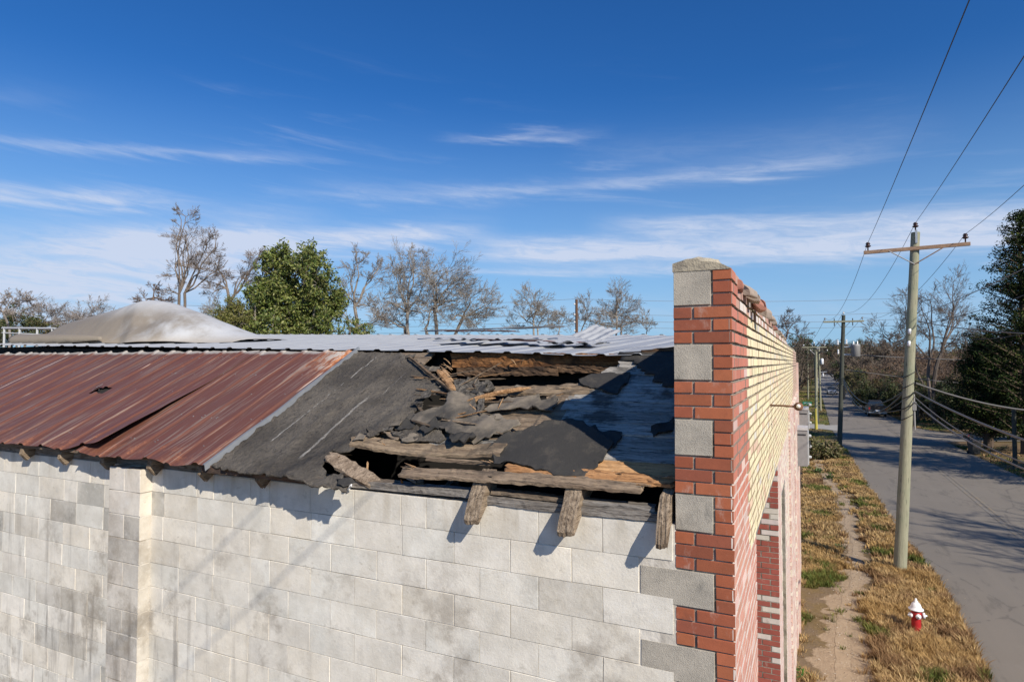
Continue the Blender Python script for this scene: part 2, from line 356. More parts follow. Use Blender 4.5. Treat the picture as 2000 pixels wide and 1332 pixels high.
M_beam2 = wood('sooty brown beam', 'x', (.075, .048, .032), (.19, .115, .065), (.018, .013, .010), (.035, .025, .02), .50)
M_rafter = wood('weathered rafter', 'y', (.17, .125, .085), (.36, .28, .20), (.05, .035, .025), (.11, .075, .05), .56)
M_plate = wood('grey wall plate', 'x', (.15, .13, .112), (.33, .30, .265), (.05, .042, .036), (.13, .095, .07), .56)
M_splint = wood('splintered raw wood', 'y', (.30, .17, .08), (.52, .33, .18), (.08, .05, .03), (.12, .08, .06), .60)
M_fascia = wood('reddish eave board', 'x', (.13, .075, .05), (.22, .14, .095), (.03, .02, .015), (.05, .04, .035), .50)
def f_rubble(N, b):
    o = N.coord(); g = N.noise(o, 40, 6, .7); n = N.noise(o, 6, 5)
    c = N.mix(N.step(g, .35, .68), (.055, .050, .044), (.19, .17, .145)); c = N.mix(N.step(n, .55, .7, 0, .5), c, (.09, .07, .05))
    P(N, b, c, .97, 0, N.bump(g, 1, .02), .1)
M_rubble = material('crumbled debris', f_rubble)
def flat(name, col, rough=.6, metal=0.0, var=.25, sc=12, spec=.4):
    def fn(N, b):
        o = N.coord(); n = N.noise(o, sc, 5, .65)
        c = N.mix(n, tuple(q * (1 - var) for q in col), tuple(min(1, q * (1 + var)) for q in col)); P(N, b, c, rough, metal, N.bump(n, .15, .003), spec)
    return material(name, fn)
M_dark = flat('dark lining and gap shade', (.018, .016, .014), .95)
M_greymetal = flat('grey painted cabinet metal', (.27, .265, .26), .55, .2)
M_lightmetal = flat('light grey cabinet side', (.50, .50, .49), .5, .2)
M_darkmetal = flat('dark metal', (.05, .05, .055), .5, .5)
M_steel = flat('galvanised steel hardware', (.42, .44, .46), .45, .6)
M_flash = flat('lead grey flashing', (.24, .25, .26), .5, .35)
M_tile = flat('clay coping tile', (.34, .27, .215), .75, 0, .5, 16)
M_tilered = flat('red clay coping tile', (.36, .16, .115), .75, 0, .4, 16)
M_wire = flat('black cable', (.022, .022, .024), .5, 0, .1)
M_wire2 = flat('grey cable', (.15, .14, .13), .5, .2, .1)
M_ins = flat('brown glazed porcelain', (.045, .022, .020), .18, 0, .2)
M_whiteins = flat('white porcelain', (.75, .75, .75), .25, 0, .1)
M_red = flat('red hydrant paint', (.40, .018, .02), .5, 0, .35, 24, .4)
M_white = flat('white paint', (.80, .80, .80), .38, 0, .06, 20, .5)
M_rustpipe = flat('rusty pipe', (.19, .095, .055), .8, .2, .45, 30)
M_bulb = flat('white glass bulb', (.82, .80, .76), .15, 0, .05)
M_yellow = flat('yellow plastic guard', (.50, .42, .07), .5, 0, .1)
M_green = flat('green sign face', (.015, .22, .13), .4, 0, .15)
M_black = flat('black plastic', (.018, .019, .020), .45, 0, .2)
M_rubber = flat('tyre rubber', (.02, .02, .02), .8, 0, .2)
M_glass = flat('dark car glass', (.02, .025, .03), .08, .0, .1, 5, .8)
M_carblack = flat('dark pickup paint', (.06, .05, .045), .3, .3, .2, 8, .5)
M_carsilver = flat('silver car paint', (.33, .34, .36), .25, .5, .1, 8, .5)
M_orange = flat('orange machine paint', (.75, .20, .04), .4, 0, .15)
M_lamp = flat('clear lamp lens', (.75, .75, .72), .15, 0, .05, 8, .6)
M_tail = flat('red lamp lens', (.4, .02, .02), .2, 0, .1)
M_orangebit = flat('orange leaf', (.55, .18, .04), .8, 0, .3, 40)
M_plasticwhite = flat('white scrap', (.78, .8, .84), .5, 0, .1)
M_tan = flat('tan painted boarding', (.36, .27, .12), .8, 0, .3, 4)
def f_pole(N, b):
    o = N.coord(); g = N.noise(N.coord(scale=(9, 9, .7)), 2.4, 7, .66, .3); cr = N.noise(N.coord(scale=(26, 26, .9)), 2.2, 5, .6, .6); n = N.noise(o, 1.4, 4)
    c = N.mix(g, (.20, .20, .13), (.40, .38, .275)); c = N.mix(N.step(n, .45, .7, 0, .5), c, (.19, .225, .145))
    c = N.mix(N.step(cr, .60, .68, 0, .85), c, (.035, .032, .024)); P(N, b, c, .9, 0, N.bump(N.add(g, N.mul(cr, -.8)), .9, .012), .2)
M_pole = material('treated pole wood', f_pole)
def f_pole2(N, b):
    g = N.noise(N.coord(scale=(9, 9, .7)), 2.4, 6, .66, .3); P(N, b, N.mix(g, (.035, .04, .035), (.10, .105, .085)), .9, 0, N.bump(g, .6, .01), .2)
M_pole2 = material('dark old pole wood', f_pole2)
M_arm = wood('crossarm timber', 'x', (.24, .15, .10), (.38, .26, .18), (.1, .06, .04))
def f_asphalt(N, b):
    o = N.coord(); f = N.noise(o, 70, 5, .7); n = N.noise(o, .35, 5, .6); l = N.noise(N.coord(scale=(1.2, .06, 1)), 1.0, 4, .6)
    x, y, z = N.sep(o)
    c = N.mix(n, (.175, .152, .124), (.225, .197, .162)); c = N.mix(N.step(l, .4, .65, 0, .5), c, (.225, .194, .156)); c = N.mix(N.step(f, .5, .75, 0, .45), c, (.25, .225, .19)); c = N.mix(N.step(f, .45, .25, 0, .4), c, (.05, .05, .05))
    cv = N.voro(N.coord(scale=(.28, .16, 1), loc=(3, 7, 0)), 1.0, 'DISTANCE_TO_EDGE'); ck = N.mul(.55, N.step(N.add(cv, N.mul(N.sub(N.noise(o, 2, 6, .7), .5), .09)), .010, .0))
    c = N.mix(N.mul(ck, .55), c, (.04, .04, .04))
    c = N.mix(N.step(N.noise(N.coord(scale=(1.6, .35, 1), loc=(9, 2, 0)), .9, 6, .7), .54, .66, 0, .5), c, (.105, .095, .08)); c = N.mix(N.step(N.noise(N.coord(loc=(4, 2, 0)), .5, 7, .7), .58, .66, 0, .4), c, (.24, .215, .18))
    dust = N.mul(N.step(N.noise(o, 1.0, 6, .7), .60, .74), N.step(x, 7.0, 3.2)); c = N.mix(N.mul(dust, .4), c, (.32, .28, .22))
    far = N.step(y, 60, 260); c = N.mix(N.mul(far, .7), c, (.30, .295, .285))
    P(N, b, c, .86, 0, N.bump(f, .4, .006), .35)
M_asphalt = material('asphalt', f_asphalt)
def f_line(N, b):
    o = N.coord(); n = N.noise(o, 8, 6, .75); c = N.mix(N.step(n, .42, .72), (.185, .175, .16), (.33, .235, .11)); P(N, b, c, .85)
M_line = material('worn yellow paint', f_line)
def f_conc(N, b):
    o = N.coord(); n = N.noise(o, 2, 6, .7); P(N, b, N.mix(n, (.27, .255, .23), (.42, .40, .36)), .93, 0, N.bump(N.noise(o, 30, 4), .4, .01), .2)
M_conc = material('pale concrete', f_conc)
def f_ground(N, b):
    o = N.coord(); n = N.noise(o, .8, 6, .68); f = N.noise(o, 14, 6, .72); q = N.noise(o, .11, 4, .6); x, y, z = N.sep(o)
    tan = N.mix(f, (.13, .085, .042), (.30, .205, .105)); soil = N.mix(f, (.15, .10, .065), (.28, .20, .135))
    c = N.mix(N.step(n, .42, .6), tan, soil)
    grn = N.mix(f, (.055, .075, .020), (.135, .145, .05))
    far = N.step(y, 40, 75, .12, .72); c = N.mix(N.mul(N.step(N.add(q, N.mul(N.sub(n, .5), .5)), .36, .52), far), c, grn)
    c = N.mix(N.step(N.add(N.attr('col', 'Fac'), N.mul(N.sub(N.noise(o, 3.2, 6, .7), .5), 1.3)), .32, .62), c, N.mix(f, (.28, .20, .125), (.48, .365, .25)))
    leaf = N.mul(N.step(f, .5, .62), N.step(x, 9.5, 12)); c = N.mix(N.mul(leaf, .6), c, (.16, .085, .045))
    P(N, b, c, .97, 0, N.bump(N.add(f, n), .8, .05), .1)
M_ground = material('dry verge ground', f_ground)
def f_dirt(N, b):
    o = N.coord(); n = N.noise(o, 2.2, 6, .7); f = N.noise(o, 40, 5, .75)
    c = N.mix(n, (.30, .215, .135), (.50, .385, .265)); c = N.mix(N.step(N.noise(o, 6, 7, .75), .56, .66, 0, .6), c, (.20, .14, .085)); c = N.mix(N.step(f, .55, .7, 0, .5), c, (.19, .13, .08)); P(N, b, c, .97, 0, N.bump(N.add(f, n), .7, .02), .1)
M_dirt = material('trodden sandy dirt', f_dirt)
def f_lot(N, b):
    o = N.coord(); n = N.noise(o, .5, 6, .7); P(N, b, N.mix(n, (.36, .28, .20), (.52, .43, .33)), .97)
M_lot = material('pale sandy lot', f_lot)
def f_blade(N, b):
    P(N, b, N.attr(), .8, 0, None, .2)
    b.inputs['Subsurface Weight'].default_value = 0
M_blade = material('grass blades', f_blade)
def f_bark(N, b):
    o = N.coord(scale=(1, 1, .3)); n = N.noise(o, 5, 5, .65); P(N, b, N.mix(1.0, N.attr(), N.mix(n, (.6, .6, .6), (1.3, 1.3, 1.3)), 'MULTIPLY'), .92, 0, N.bump(n, .5, .02), .15)
M_bark = material('bark', f_bark)
def f_leaf(N, b): P(N, b, N.attr(), .55, 0, None, .35)
M_leaf = material('leaves', f_leaf)
def f_leafm(N, b): P(N, b, N.attr(), .95, 0, None, .05)
M_leafm = material('matt foliage', f_leafm)
# ------------------------------------------------------------------ the building
H = CAM_H
BLD = at_frame(empty('brick_building', label='long building with white block side wall, yellow brick front and torn open roof', cat='building'))
def jit(c, a=.1):
    k = 1 + rng.uniform(-a, a); return tuple(max(0, min(1, q * k * (1 + rng.uniform(-.03, .03)))) for q in c)
NEND = -11.0
# block side wall: every block its own raised face in a mortar bed
def block_face(mb, x0, x1, z0, z1, y, d=.0024, bev=.0012):
    a = y - d + rng.uniform(-.0012, .0012)
    j = lambda: rng.uniform(-.0028, .0020)
    f = [(x0 + bev + j(), a, z0 + bev + j()), (x1 - bev + j(), a, z0 + bev + j()), (x1 - bev + j(), a, z1 - bev + j()), (x0 + bev + j(), a, z1 - bev + j())]
    g = [(x0, y + .004, z0), (x1, y + .004, z0), (x1, y + .004, z1), (x0, y + .004, z1)]
    i = mb.V(*f, *g); mb.face(i, i + 1, i + 2, i + 3)
    for k in range(4): mb.face(i + k, i + 4 + k, i + 4 + (k + 1) % 4, i + (k + 1) % 4)
BH, BW = .1965, .3975
def block_tint(x, z):
    r = rng.random(); l = 1.0
    if r < .035: l = .74
    elif r < .2: l = .91
    elif r > .88: l = 1.07
    if x < -4.4 and rng.random() < .13: l *= .60
    t = rng.random()
    col = (.97, .995, 1.01) if t < .35 else ((1.02, 1.0, .96) if t > .7 else (1, 1, 1))
    l *= rng.uniform(.94, 1.05); return tuple(l * q for q in col)
    return jit(tuple(l * q for q in col), .05)
mb = MB()
for k in range(28):
    z1 = H - .888 - BH * k; z0 = z1 - BH
    if z1 < .02: break
    z0 = max(z0, 0)
    off = 0.0 if k % 2 == 0 else BW * .47
    x = -.318 - off
    if off: mb.cur = block_tint(-.4, z1) ; 
    if off and k not in (1, 3, 5, 7, 9, 11): block_face(mb, x + .004, -.318, z0 + .004, z1 - .004, 0)
    while x > NEND:
        w = BW
        if x < -3.2 and rng.random() < .10: w = BW / 2
        if k == 0 and rng.random() < .1: w = BW / 2
        mb.cur = block_tint(x, z1)
        jx = .0018; block_face(mb, x - w + jx, x - jx, z0 + .0020, z1 - .0020, 0)
        x -= w
wall = mb.build('block_wall', M_cmu, BLD)
mb = MB(); mb.box(NEND, -.303, .002, .19, 0, H - .886); mb.build('mortar_bed', M_cmujoint, wall)
# pilaster
mb = MB()
for k in range(28):
    z1 = H - .888 - BH * k; z0 = max(z1 - BH, 0)
    if z1 < .02: break
    lo = .55 + .45 * (1 if k < 2 else 0) if k > 1 else 1
    for q in (((-5.05, -4.645),) if k % 2 else ((-5.05, -4.85), (-4.85, -4.645))):
        g = rng.uniform(.42, .60) if 2 <= k and rng.random() < .6 else rng.uniform(.66, .86)
        if k < 2: g = rng.uniform(.9, 1.0)
        mb.cur = (g * 1.0, g * .97, g * .96)
        block_face(mb, q[0] + .003, q[1] - .001, z0 + .0045, z1 - .0045, -.10)
    g = .95 if k < 2 else rng.uniform(.55, .80) if k < 6 else rng.uniform(.45, .7)
    mb.cur = (g * 1.0, g * .95, g * .88)
    mb.quad((-4.640, -.104, z0 + .004), (-4.640, .004, z0 + .004), (-4.640, .004, z1 - .004), (-4.640, -.104, z1 - .004))
pil = mb.build('pilaster', M_cmu, wall)
mb = MB(); mb.box(-5.053, -4.6425, -.099, .001, 0, H - .89); mb.build('pilaster_core', M_cmujoint, BLD)
# ---- brick pier at the corner (end face of the front wall) with grey block quoins
def brick_face(mb, u0, u1, z0, z1, axis, base, d=.008, bev=.0015, side=None):
    # axis 'y-': face looks to -y at y = base ; 'x+': face looks to +x at x = base
    j = lambda: rng.uniform(-.0012, .0012)
    pts = [(u0 + bev, z0 + bev), (u1 - bev, z0 + bev), (u1 - bev, z1 - bev), (u0 + bev, z1 - bev)]
    pts = [(a + j(), c + j()) for a, c in pts]; w = rng.uniform(-.0012, .0012)
    back = [(u0, z0), (u1, z0), (u1, z1), (u0, z1)]
    if axis == 'y-': A = [(a, base + w, c) for a, c in pts]; B = [(a, base + d, c) for a, c in back]
    else: A = [(base + w, a, c) for a, c in pts]; B = [(base - d, a, c) for a, c in back]
    i = mb.V(*A, *B); mb.face(i, i + 1, i + 2, i + 3)
    if side: mb.cur = side
    for k in range(4): mb.face(i + k, i + 4 + k, i + 4 + (k + 1) % 4, i + (k + 1) % 4)
RED = [(.37, .112, .058), (.41, .135, .070), (.33, .10, .055), (.39, .125, .062), (.29, .092, .055)]
def red(): return jit(RED[rng.integers(len(RED))], .08)
CH = .0677; MJ = .0042
ZTOP = H + .505
mb = MB(); mq = MB()
z = ZTOP; k = 0; PW = .305; QU = []
while z > 0:
    per = k % 6; z0 = z - CH
    if per < 3:                                  # quoin zone: header brick at the street side, block at the other
        mb.cur = red(); brick_face(mb, -.100 + MJ, 0, z0 + MJ, z - MJ, 'y-', 0)
        if per == 0:
            long = z < H - 1.0
            x0 = -.502 if long else -PW
            g = rng.uniform(.85, 1.15); mq.cur = (g, g, g)
            mq = MB(); mq.cur = (g, g, g); brick_face(mq, x0 + (.004 if long else 0), -.106, z - 3 * CH + .006, z - .006, 'y-', -.0015, .012, .003); QU.append(mq)
    else:
        a, b_ = ((-PW, -.206), (-.198, 0)) if (per % 2) else ((-PW, -.106), (-.100 + .002, 0))
        for q in (a, b_):
            mb.cur = red(); brick_face(mb, q[0] + (.0 if q[0] == -PW else .003), q[1] - (.0 if q[1] == 0 else .003), z0 + MJ, z - MJ, 'y-', 0)
    z = z0; k += 1
pier = mb.build('brick_pier', M_brick, BLD)
for mq in QU: mq.build('grey_quoin_block', M_bareblock, pier)
mb = MB(); mb.box(-PW + .001, -.012, .008, .3, 0, ZTOP - .004); mb.box(-.502, -.30, .006, .02, 0, H - 1.089)
mb.build('mortar_core', M_mortar, pier)
# ---- front wall in brick, seen at a glancing angle
O1 = (1.46, 5.0, H - 1.28); O2 = (5.85, 7.35, H - 1.86)
UEND = 17.8
def fac_col(u, z):
    zz = z - H
    if zz > .26 and u > .28: 
        if rng.random() < .62: return jit((.70, .62, .57), .08)
        return jit((.50, .30, .24), .1)
    if u > .86 and zz > -1.32 and u < 13.5 - (.0 if zz > -.6 else 4.5 * (-.6 - zz)):
        if rng.random() < .07: return jit((.72, .52, .38), .1)
        if rng.random() < .06: return jit((.66, .62, .54), .08)
        return jit((.80, .70, .46), .07)
    if u > 5.0:
        if 5.6 < u < 11 and zz > -3.2 and rng.random() < .6: return jit((.74, .66, .52), .06)
        return jit((.60, .42, .36), .1)
    if rng.random() < .05: return jit((.66, .48, .42), .12)
    if zz < -.9: return jit((.56, .28, .21), .12)
    return jit((.52, .20, .14), .12)
def hole_at(u0, u1, z0, z1):
    for a, b_, c in (O1, O2):
        if u1 > a + .002 and u0 < b_ - .002 and z0 < c - .002: return True
    return False
def top_z(u):                                    # broken parapet top
    return ZTOP - (0 if u < .25 else .075 if u < 2.2 else .055 if u < 4 else .10 if u < 9 else .17)
mb = MB(); k = 0; z = ZTOP
while z > 0:
    z0 = z - CH; u = 0.0 if k % 2 else 0.0; first = True
    while u < UEND:
        L = .213 if not (first and k % 2) else .107
        first = False
        u1 = min(u + L, UEND)
        if z <= top_z(u) + .03 and not (rng.random() < .08 and z > top_z(u) - .02 and u > .6):
            segs = [(u, u1)]
            for a, b_, c in (O1, O2):
                if z0 < c - .002:
                    ns = []
                    for p, q in segs:
                        if q <= a or p >= b_: ns.append((p, q)); continue
                        if p < a - .01: ns.append((p, a))
                        if q > b_ + .01: ns.append((b_, q))
                    segs = ns
            for p, q in segs:
                mb.cur = fac_col((p + q) / 2, z0)
                brick_face(mb, p + (MJ if p > 0 else 0), q - .0035, z0 + .0068, z - .0068, 'x+', rng.uniform(-.0025, .0025), .014, .0022, (.38, .30, .19) if z0 > H - 1.32 and p > .8 else (.30, .22, .18) if z0 > H - .7 else (.66, .56, .50))
        u = u1
    z = z0; k += 1
front = mb.build('brick_front_wall', M_facade, BLD)
mb = MB()
def wallbox(u0, u1, z0, z1, n0=-.303, n1=-.0135): mb.box(n0, n1, u0, u1, z0, z1)
wallbox(.013, O1[0] - .003, 0, H + .33); wallbox(O1[1] + .003, O2[0] - .003, 0, H - .0); wallbox(O2[1] + .003, UEND, 0, H - 0)
wallbox(O1[0] - .003, O1[1] + .003, O1[2] + .003, H); wallbox(O2[0] - .003, O2[1] + .003, O2[2] + .003, H)
wallbox(O1[0] - .003, UEND, H, H + .31, -.303)
mb.build('front_wall_core', M_mortar, BLD)
# returns of the openings (brick face on to us) and what closes them
mb = MB()
def jamb(u, zt, depth, z_lo=0.0, d_wh=.5):
    z = zt; k = 0
    while z > z_lo:
        z0 = z - CH; x = -.002; segs = []
        segs = [(-.104, -.002), (-.318, -.110), (-.53, -.324)] if k % 2 else [(-.21, -.002), (-.424, -.216), (-.53, -.43)]
        for a, b_ in segs:
            wh = mn.noise(Vector((a * 9, z * 2.4, 1.3))) + rng.uniform(-.25, .25) + (.16 if a < -.2 else -.1) + (.12 if z > H - 2.2 else -.15)
            mb.cur = jit((.68, .60, .54), .06) if wh > .30 else jit((.36, .10, .075), .14)
            brick_face(mb, max(a, -depth) + .0035, b_ - .0035, z0 + MJ, z - MJ, 'y-', u, .010)
        z = z0; k += 1
jamb(O1[1], O1[2], .53)
mb.build('opening_return', M_brick, BLD)
mb = MB(); mb.box(-.53, -.303, O1[1] + .009, O1[1] + .2, 0, O1[2] + .2); mb.box(-.302, -.011, O1[1] + .008, O1[1] + .02, 0, O1[2] - .004); mb.build('opening_return_core', M_cmujoint, BLD)
mb = MB(); mb.cur = (1, 1, 1); mb.box(-.60, -.54, O1[0] - .2, O1[1] + .3, 0, O1[2] + .2); mb.build('boarded_shopfront', M_dark, BLD)
mb = MB()
for i in range(7): mb.box(-.16 - .004 * (i % 2), -.12, O2[0] + .005, O2[1] - .005, .9 * i * .52, .9 * (i + 1) * .52 - .008)
mb.build('tan_infill_board', M_tan, BLD)
mb = MB(); mb.box(-.29, -.0095, O1[0] - .02, O1[1] + .02, O1[2] - .022, O1[2] + .0); mb.box(-.29, -.0095, O2[0] - .02, O2[1] + .02, O2[2] - .02, O2[2]); mb.build('steel_lintel', M_greymetal, BLD)
# far part of the front wall set slightly forward, pinkish wash
mb = MB()
z = H - .9
while z > 0:
    z0 = z - CH; u = 9.2
    while u < UEND + .3:
        mb.cur = jit((.62, .44, .38), .1) if rng.random() < .7 else jit((.74, .66, .55), .08)
        brick_face(mb, u + .004, u + .209, z0 + MJ, z - MJ, 'x+', .055 if u > 12 else .03, .06); u += .213
    z = z0
mb.build('front_pilaster', M_facade, BLD)
# coping and cement cap on the pier
mb = MB()
def capf(a, b):
    x = -.308 + a * .302; y = -.004 + b * .30
    e = math.sin(math.pi * min(1, a * .92 + .10)) ** .8
    zc = ZTOP + .016 + .050 * e + .006 * fbm(x * 18, y * 18, 3) - (.055 * max(0, b - .75) * 4)
    if a > .80: zc -= .018
    if a in (0, 1) or b in (0, 1): zc = min(zc, ZTOP + (.022 if a < .5 else .006) + (.035 * e if b == 0 else 0))
    return (x, y, zc)
mb.grid(capf, 24, 16)
for i in range(24):
    p, q = capf(i / 24, 0), capf((i + 1) / 24, 0)
    mb.quad((p[0], p[1], ZTOP - .010), (q[0], q[1], ZTOP - .010), q, p)
for i in range(16):
    p, q = capf(0, i / 16), capf(0, (i + 1) / 16); mb.quad((q[0], q[1], ZTOP - .01), (p[0], p[1], ZTOP - .01), p, q)
    p, q = capf(1, i / 16), capf(1, (i + 1) / 16); mb.quad((p[0], p[1], ZTOP - .01), (q[0], q[1], ZTOP - .01), q, p)
mb.build('cement_cap', M_cap, pier, smooth=True)
def tile(n, u, z, L, w, rx, ry, rz, m, r=.05):
    mb = MB()
    for i in range(2):
        pass
    outer = [(math.cos(math.pi * k / 10) * w, math.sin(math.pi * k / 10) * r) for k in range(11)]
    outer = [(x * (1 + .05 * math.sin(k_ * 2.3 + u * 9)), y * (1 + .08 * math.sin(k_ * 1.7 + u * 5))) for k_, (x, y) in enumerate(outer)]
    inner = [(-w * .5, -.012), (0, -.018), (w * .5, -.012)]
    mb.prism(outer + inner, lambda a, b, k: (a, (k - .5) * L * (1 + .04 * math.sin(a * 60)), b))
    o = mb.build('coping_tile', m, BLD); o.location = (n, u, z); o.rotation_euler = (rx, ry, rz); 
    bv = o.modifiers.new('worn edge', 'BEVEL'); bv.width = .006; bv.segments = 2; bv.limit_method = 'ANGLE'; return o
zt = ZTOP - .075
for (n, u, dz, L, w, ry, rz, m) in [(-.03, .44, .015, .26, .062, .5, .1, M_tilered), (.005, .72, .01, .26, .072, .55, -.12, M_tile), (.015, .98, -.004, .24, .075, .5, .1, M_tile),
                                (.035, 1.26, -.035, .24, .07, .8, .2, M_tilered), (.055, 1.55, -.06, .26, .07, .85, -.1, M_tile),
                                (-.02, 2.95, .03, .5, .07, .3, .05, M_tilered), (-.005, 3.5, .02, .5, .075, .4, -.05, M_tile), (-.0, 4.05, .005, .5, .075, .45, .03, M_tile),
                                (-.03, 4.9, -.02, .4, .07, .3, .0, M_tilered), (-.03, 6.2, -.02, .6, .075, .3, .02, M_tile), (-.04, 7.2, -.02, .6, .075, .3, -.02, M_tile), (-.04, 8.4, -.03, .6, .075, .3, .02, M_tile)]:
    tile(n, u, zt + dz, L * (.85 if u < 2 else .55), w * (.88 if u < 2 else .7), 0, ry, rz, m, .045)
mb = MB()
for i in range(34):
    u = .3 + i * .5; a = -.30; zz = top_z(u) + .004
    mb.cur = jit((1, 1, 1), .1); mb.box(-.298, -.015 - .02 * rng.random(), u + .01, u + .49, zz - .06, zz + .012 + rng.uniform(-.01, .012))
mb.build('parapet_bedding', M_cap, BLD)
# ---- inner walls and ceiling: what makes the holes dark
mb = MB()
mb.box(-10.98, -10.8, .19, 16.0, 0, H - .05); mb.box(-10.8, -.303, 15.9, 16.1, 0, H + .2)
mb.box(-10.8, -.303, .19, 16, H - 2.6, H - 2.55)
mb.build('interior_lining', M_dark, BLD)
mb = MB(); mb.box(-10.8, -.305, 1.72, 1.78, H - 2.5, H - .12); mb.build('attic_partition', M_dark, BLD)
# ---- rafters
def rafter(n, tail=True, lean=0.0, w=.045, seed=0, end=1.58):
    mb = MB(); d = .022
    if tail: pr = [(end, slope_z(end) - d), (.055, slope_z(.055) - d), (-.0, slope_z(0) - d + .016), (-.055, slope_z(-.055) - .06), (-.112, H - .90), (-.138, H - .965), (-.130, H - .992), (-.092, H - .968), (-.02, H - .895), (.02, H - .883), (end, slope_z(end) - .17)]
    else: pr = [(end, slope_z(end) - d), (-.10, slope_z(-.10) - d), (-.115, slope_z(-.10) - .09), (-.06, H - .935), (.0, H - .88), (end, slope_z(end) - .17)]
    N_ = 8; rings = []
    for k in range(N_ + 1):
        x = n - w / 2 + w * k / N_
        e = .004 * fbm(k * 1.3 + seed, 2.0, seed)
        rings.append(mb.V(*[(x + lean * (y < .1) * .0 + .003 * math.sin(y * 31 + seed), y + (.004 * mn.noise(Vector((k * .9, y * 30, seed))) + .010 * (k / N_ - .5) ** 2) * (y < .04) + e, z + e + (.008 * mn.noise(Vector((k * .8, y * 25, seed + 5))) + (.02 * abs(k / N_ - .35) if z < H - .95 else 0) if y < .04 else 0)) for y, z in pr]))
    m_ = len(pr)
    mb.face(*[rings[0] + i for i in range(m_)]); mb.face(*[rings[-1] + i for i in range(m_)][::-1])
    for a, b in zip(rings, rings[1:]):
        for i in range(m_): mb.face(a + i, b + i, b + (i + 1) % m_, a + (i + 1) % m_)
    return mb.build('rafter', M_rafter, BLD)
for i, n in enumerate([-.355, -.89, -1.503]): rafter(n, True, w=.10 if i != 0 else .062, seed=i * 3.1, end=[1.3, .9, .12][i])
for i, n in enumerate([-3.31, -3.92, -4.53, -5.15, -5.77, -6.38, -7.0, -7.62, -8.2]): rafter(n, False, seed=i)
rafter(-2.12, False, seed=40, end=.45).location = (0, .30, -.34)
# wall plates lying on the block wall, butted between the rafter tails
def rough_board(name, m, x0, x1, prof, warp, parent=BLD, nseg=None, end=.03, cur=(1, 1, 1), seed=0, rag=.004):
    """board running along n; prof = closed outline (y, z); warp(x) -> (dy, dz); ragged ends"""
    mb = MB(); mb.cur = cur; nseg = nseg or max(8, int(abs(x1 - x0) / .03)); rings = []
    n = len(prof)
    for k in range(nseg + 1):
        x = x0 + (x1 - x0) * k / nseg; dy, dz = warp(x)
        pts = []
        for i, (y, z) in enumerate(prof):
            xx = x
            if k == 0: xx -= end * (.5 + mn.noise(Vector((i * 2.3, seed, 1)))) * (1 if x0 < x1 else -1)
            if k == nseg: xx += end * (.5 + mn.noise(Vector((i * 2.3, seed, 5)))) * (1 if x0 < x1 else -1)
            q = rag * fbm(x * 16 + seed, i * 1.7, seed); q2 = rag * fbm(x * 16, i * 1.7 + 9, seed)
            pts.append((xx, y + dy + q, z + dz + q2))
        rings.append(mb.V(*pts))
    mb.face(*[rings[0] + i for i in range(n)][::-1]); mb.face(*[rings[-1] + i for i in range(n)])
    for a, b in zip(rings, rings[1:]):
        for i in range(n): mb.face(a + i, a + (i + 1) % n, b + (i + 1) % n, b + i)
    return mb.build(name, m, parent)
def rect(y0, y1, z0, z1, ny=3):
    return [(y0 + (y1 - y0) * i / ny, z0) for i in range(ny + 1)] + [(y1 + (y0 - y1) * i / ny, z1) for i in range(ny + 1)]
ZP = H - .882
for x0, x1, s_, dz in [(-.24, -.315, 3, 0)]: pass
rough_board('wall_plate', M_plate, -.842, -.395, rect(-.012, .09, ZP, ZP + .046), lambda x: (0, .002 * math.sin(x * 9)), end=.012, seed=1)
rough_board('wall_plate', M_plate, -1.452, -.938, rect(-.012, .09, ZP - .002, ZP + .045), lambda x: (0, .003 * math.sin(x * 7)), end=.012, seed=2)
rough_board('wall_plate', M_plate, -2.60, -1.556, rect(-.012, .09, ZP + .004, ZP + .050), lambda x: (0, .012 - .02 * abs(x + 1.5) ** .5 + .016), end=.02, seed=3)
rough_board('upper_plate', M_board, -2.55, -1.58, rect(.010, .10, ZP + .046, ZP + .066), lambda x: (.01 * math.sin(x * 5), .006 * math.sin(x * 4)), end=.05, seed=4)
rough_board('upper_plate', M_board, -1.42, -.97, rect(.015, .11, ZP + .047, ZP + .072), lambda x: (.02 * (x + 1.2), .022 * (-x - .97)), end=.05, seed=5)
rough_board('upper_plate', M_plate, -.82, -.44, rect(.012, .10, ZP + .047, ZP + .076), lambda x: (0, 0), end=.04, seed=6)
rough_board('wall_plate', M_plate, -10.9, -2.62, rect(.004, .12, ZP, ZP + .06), lambda x: (0, 0), seed=7)
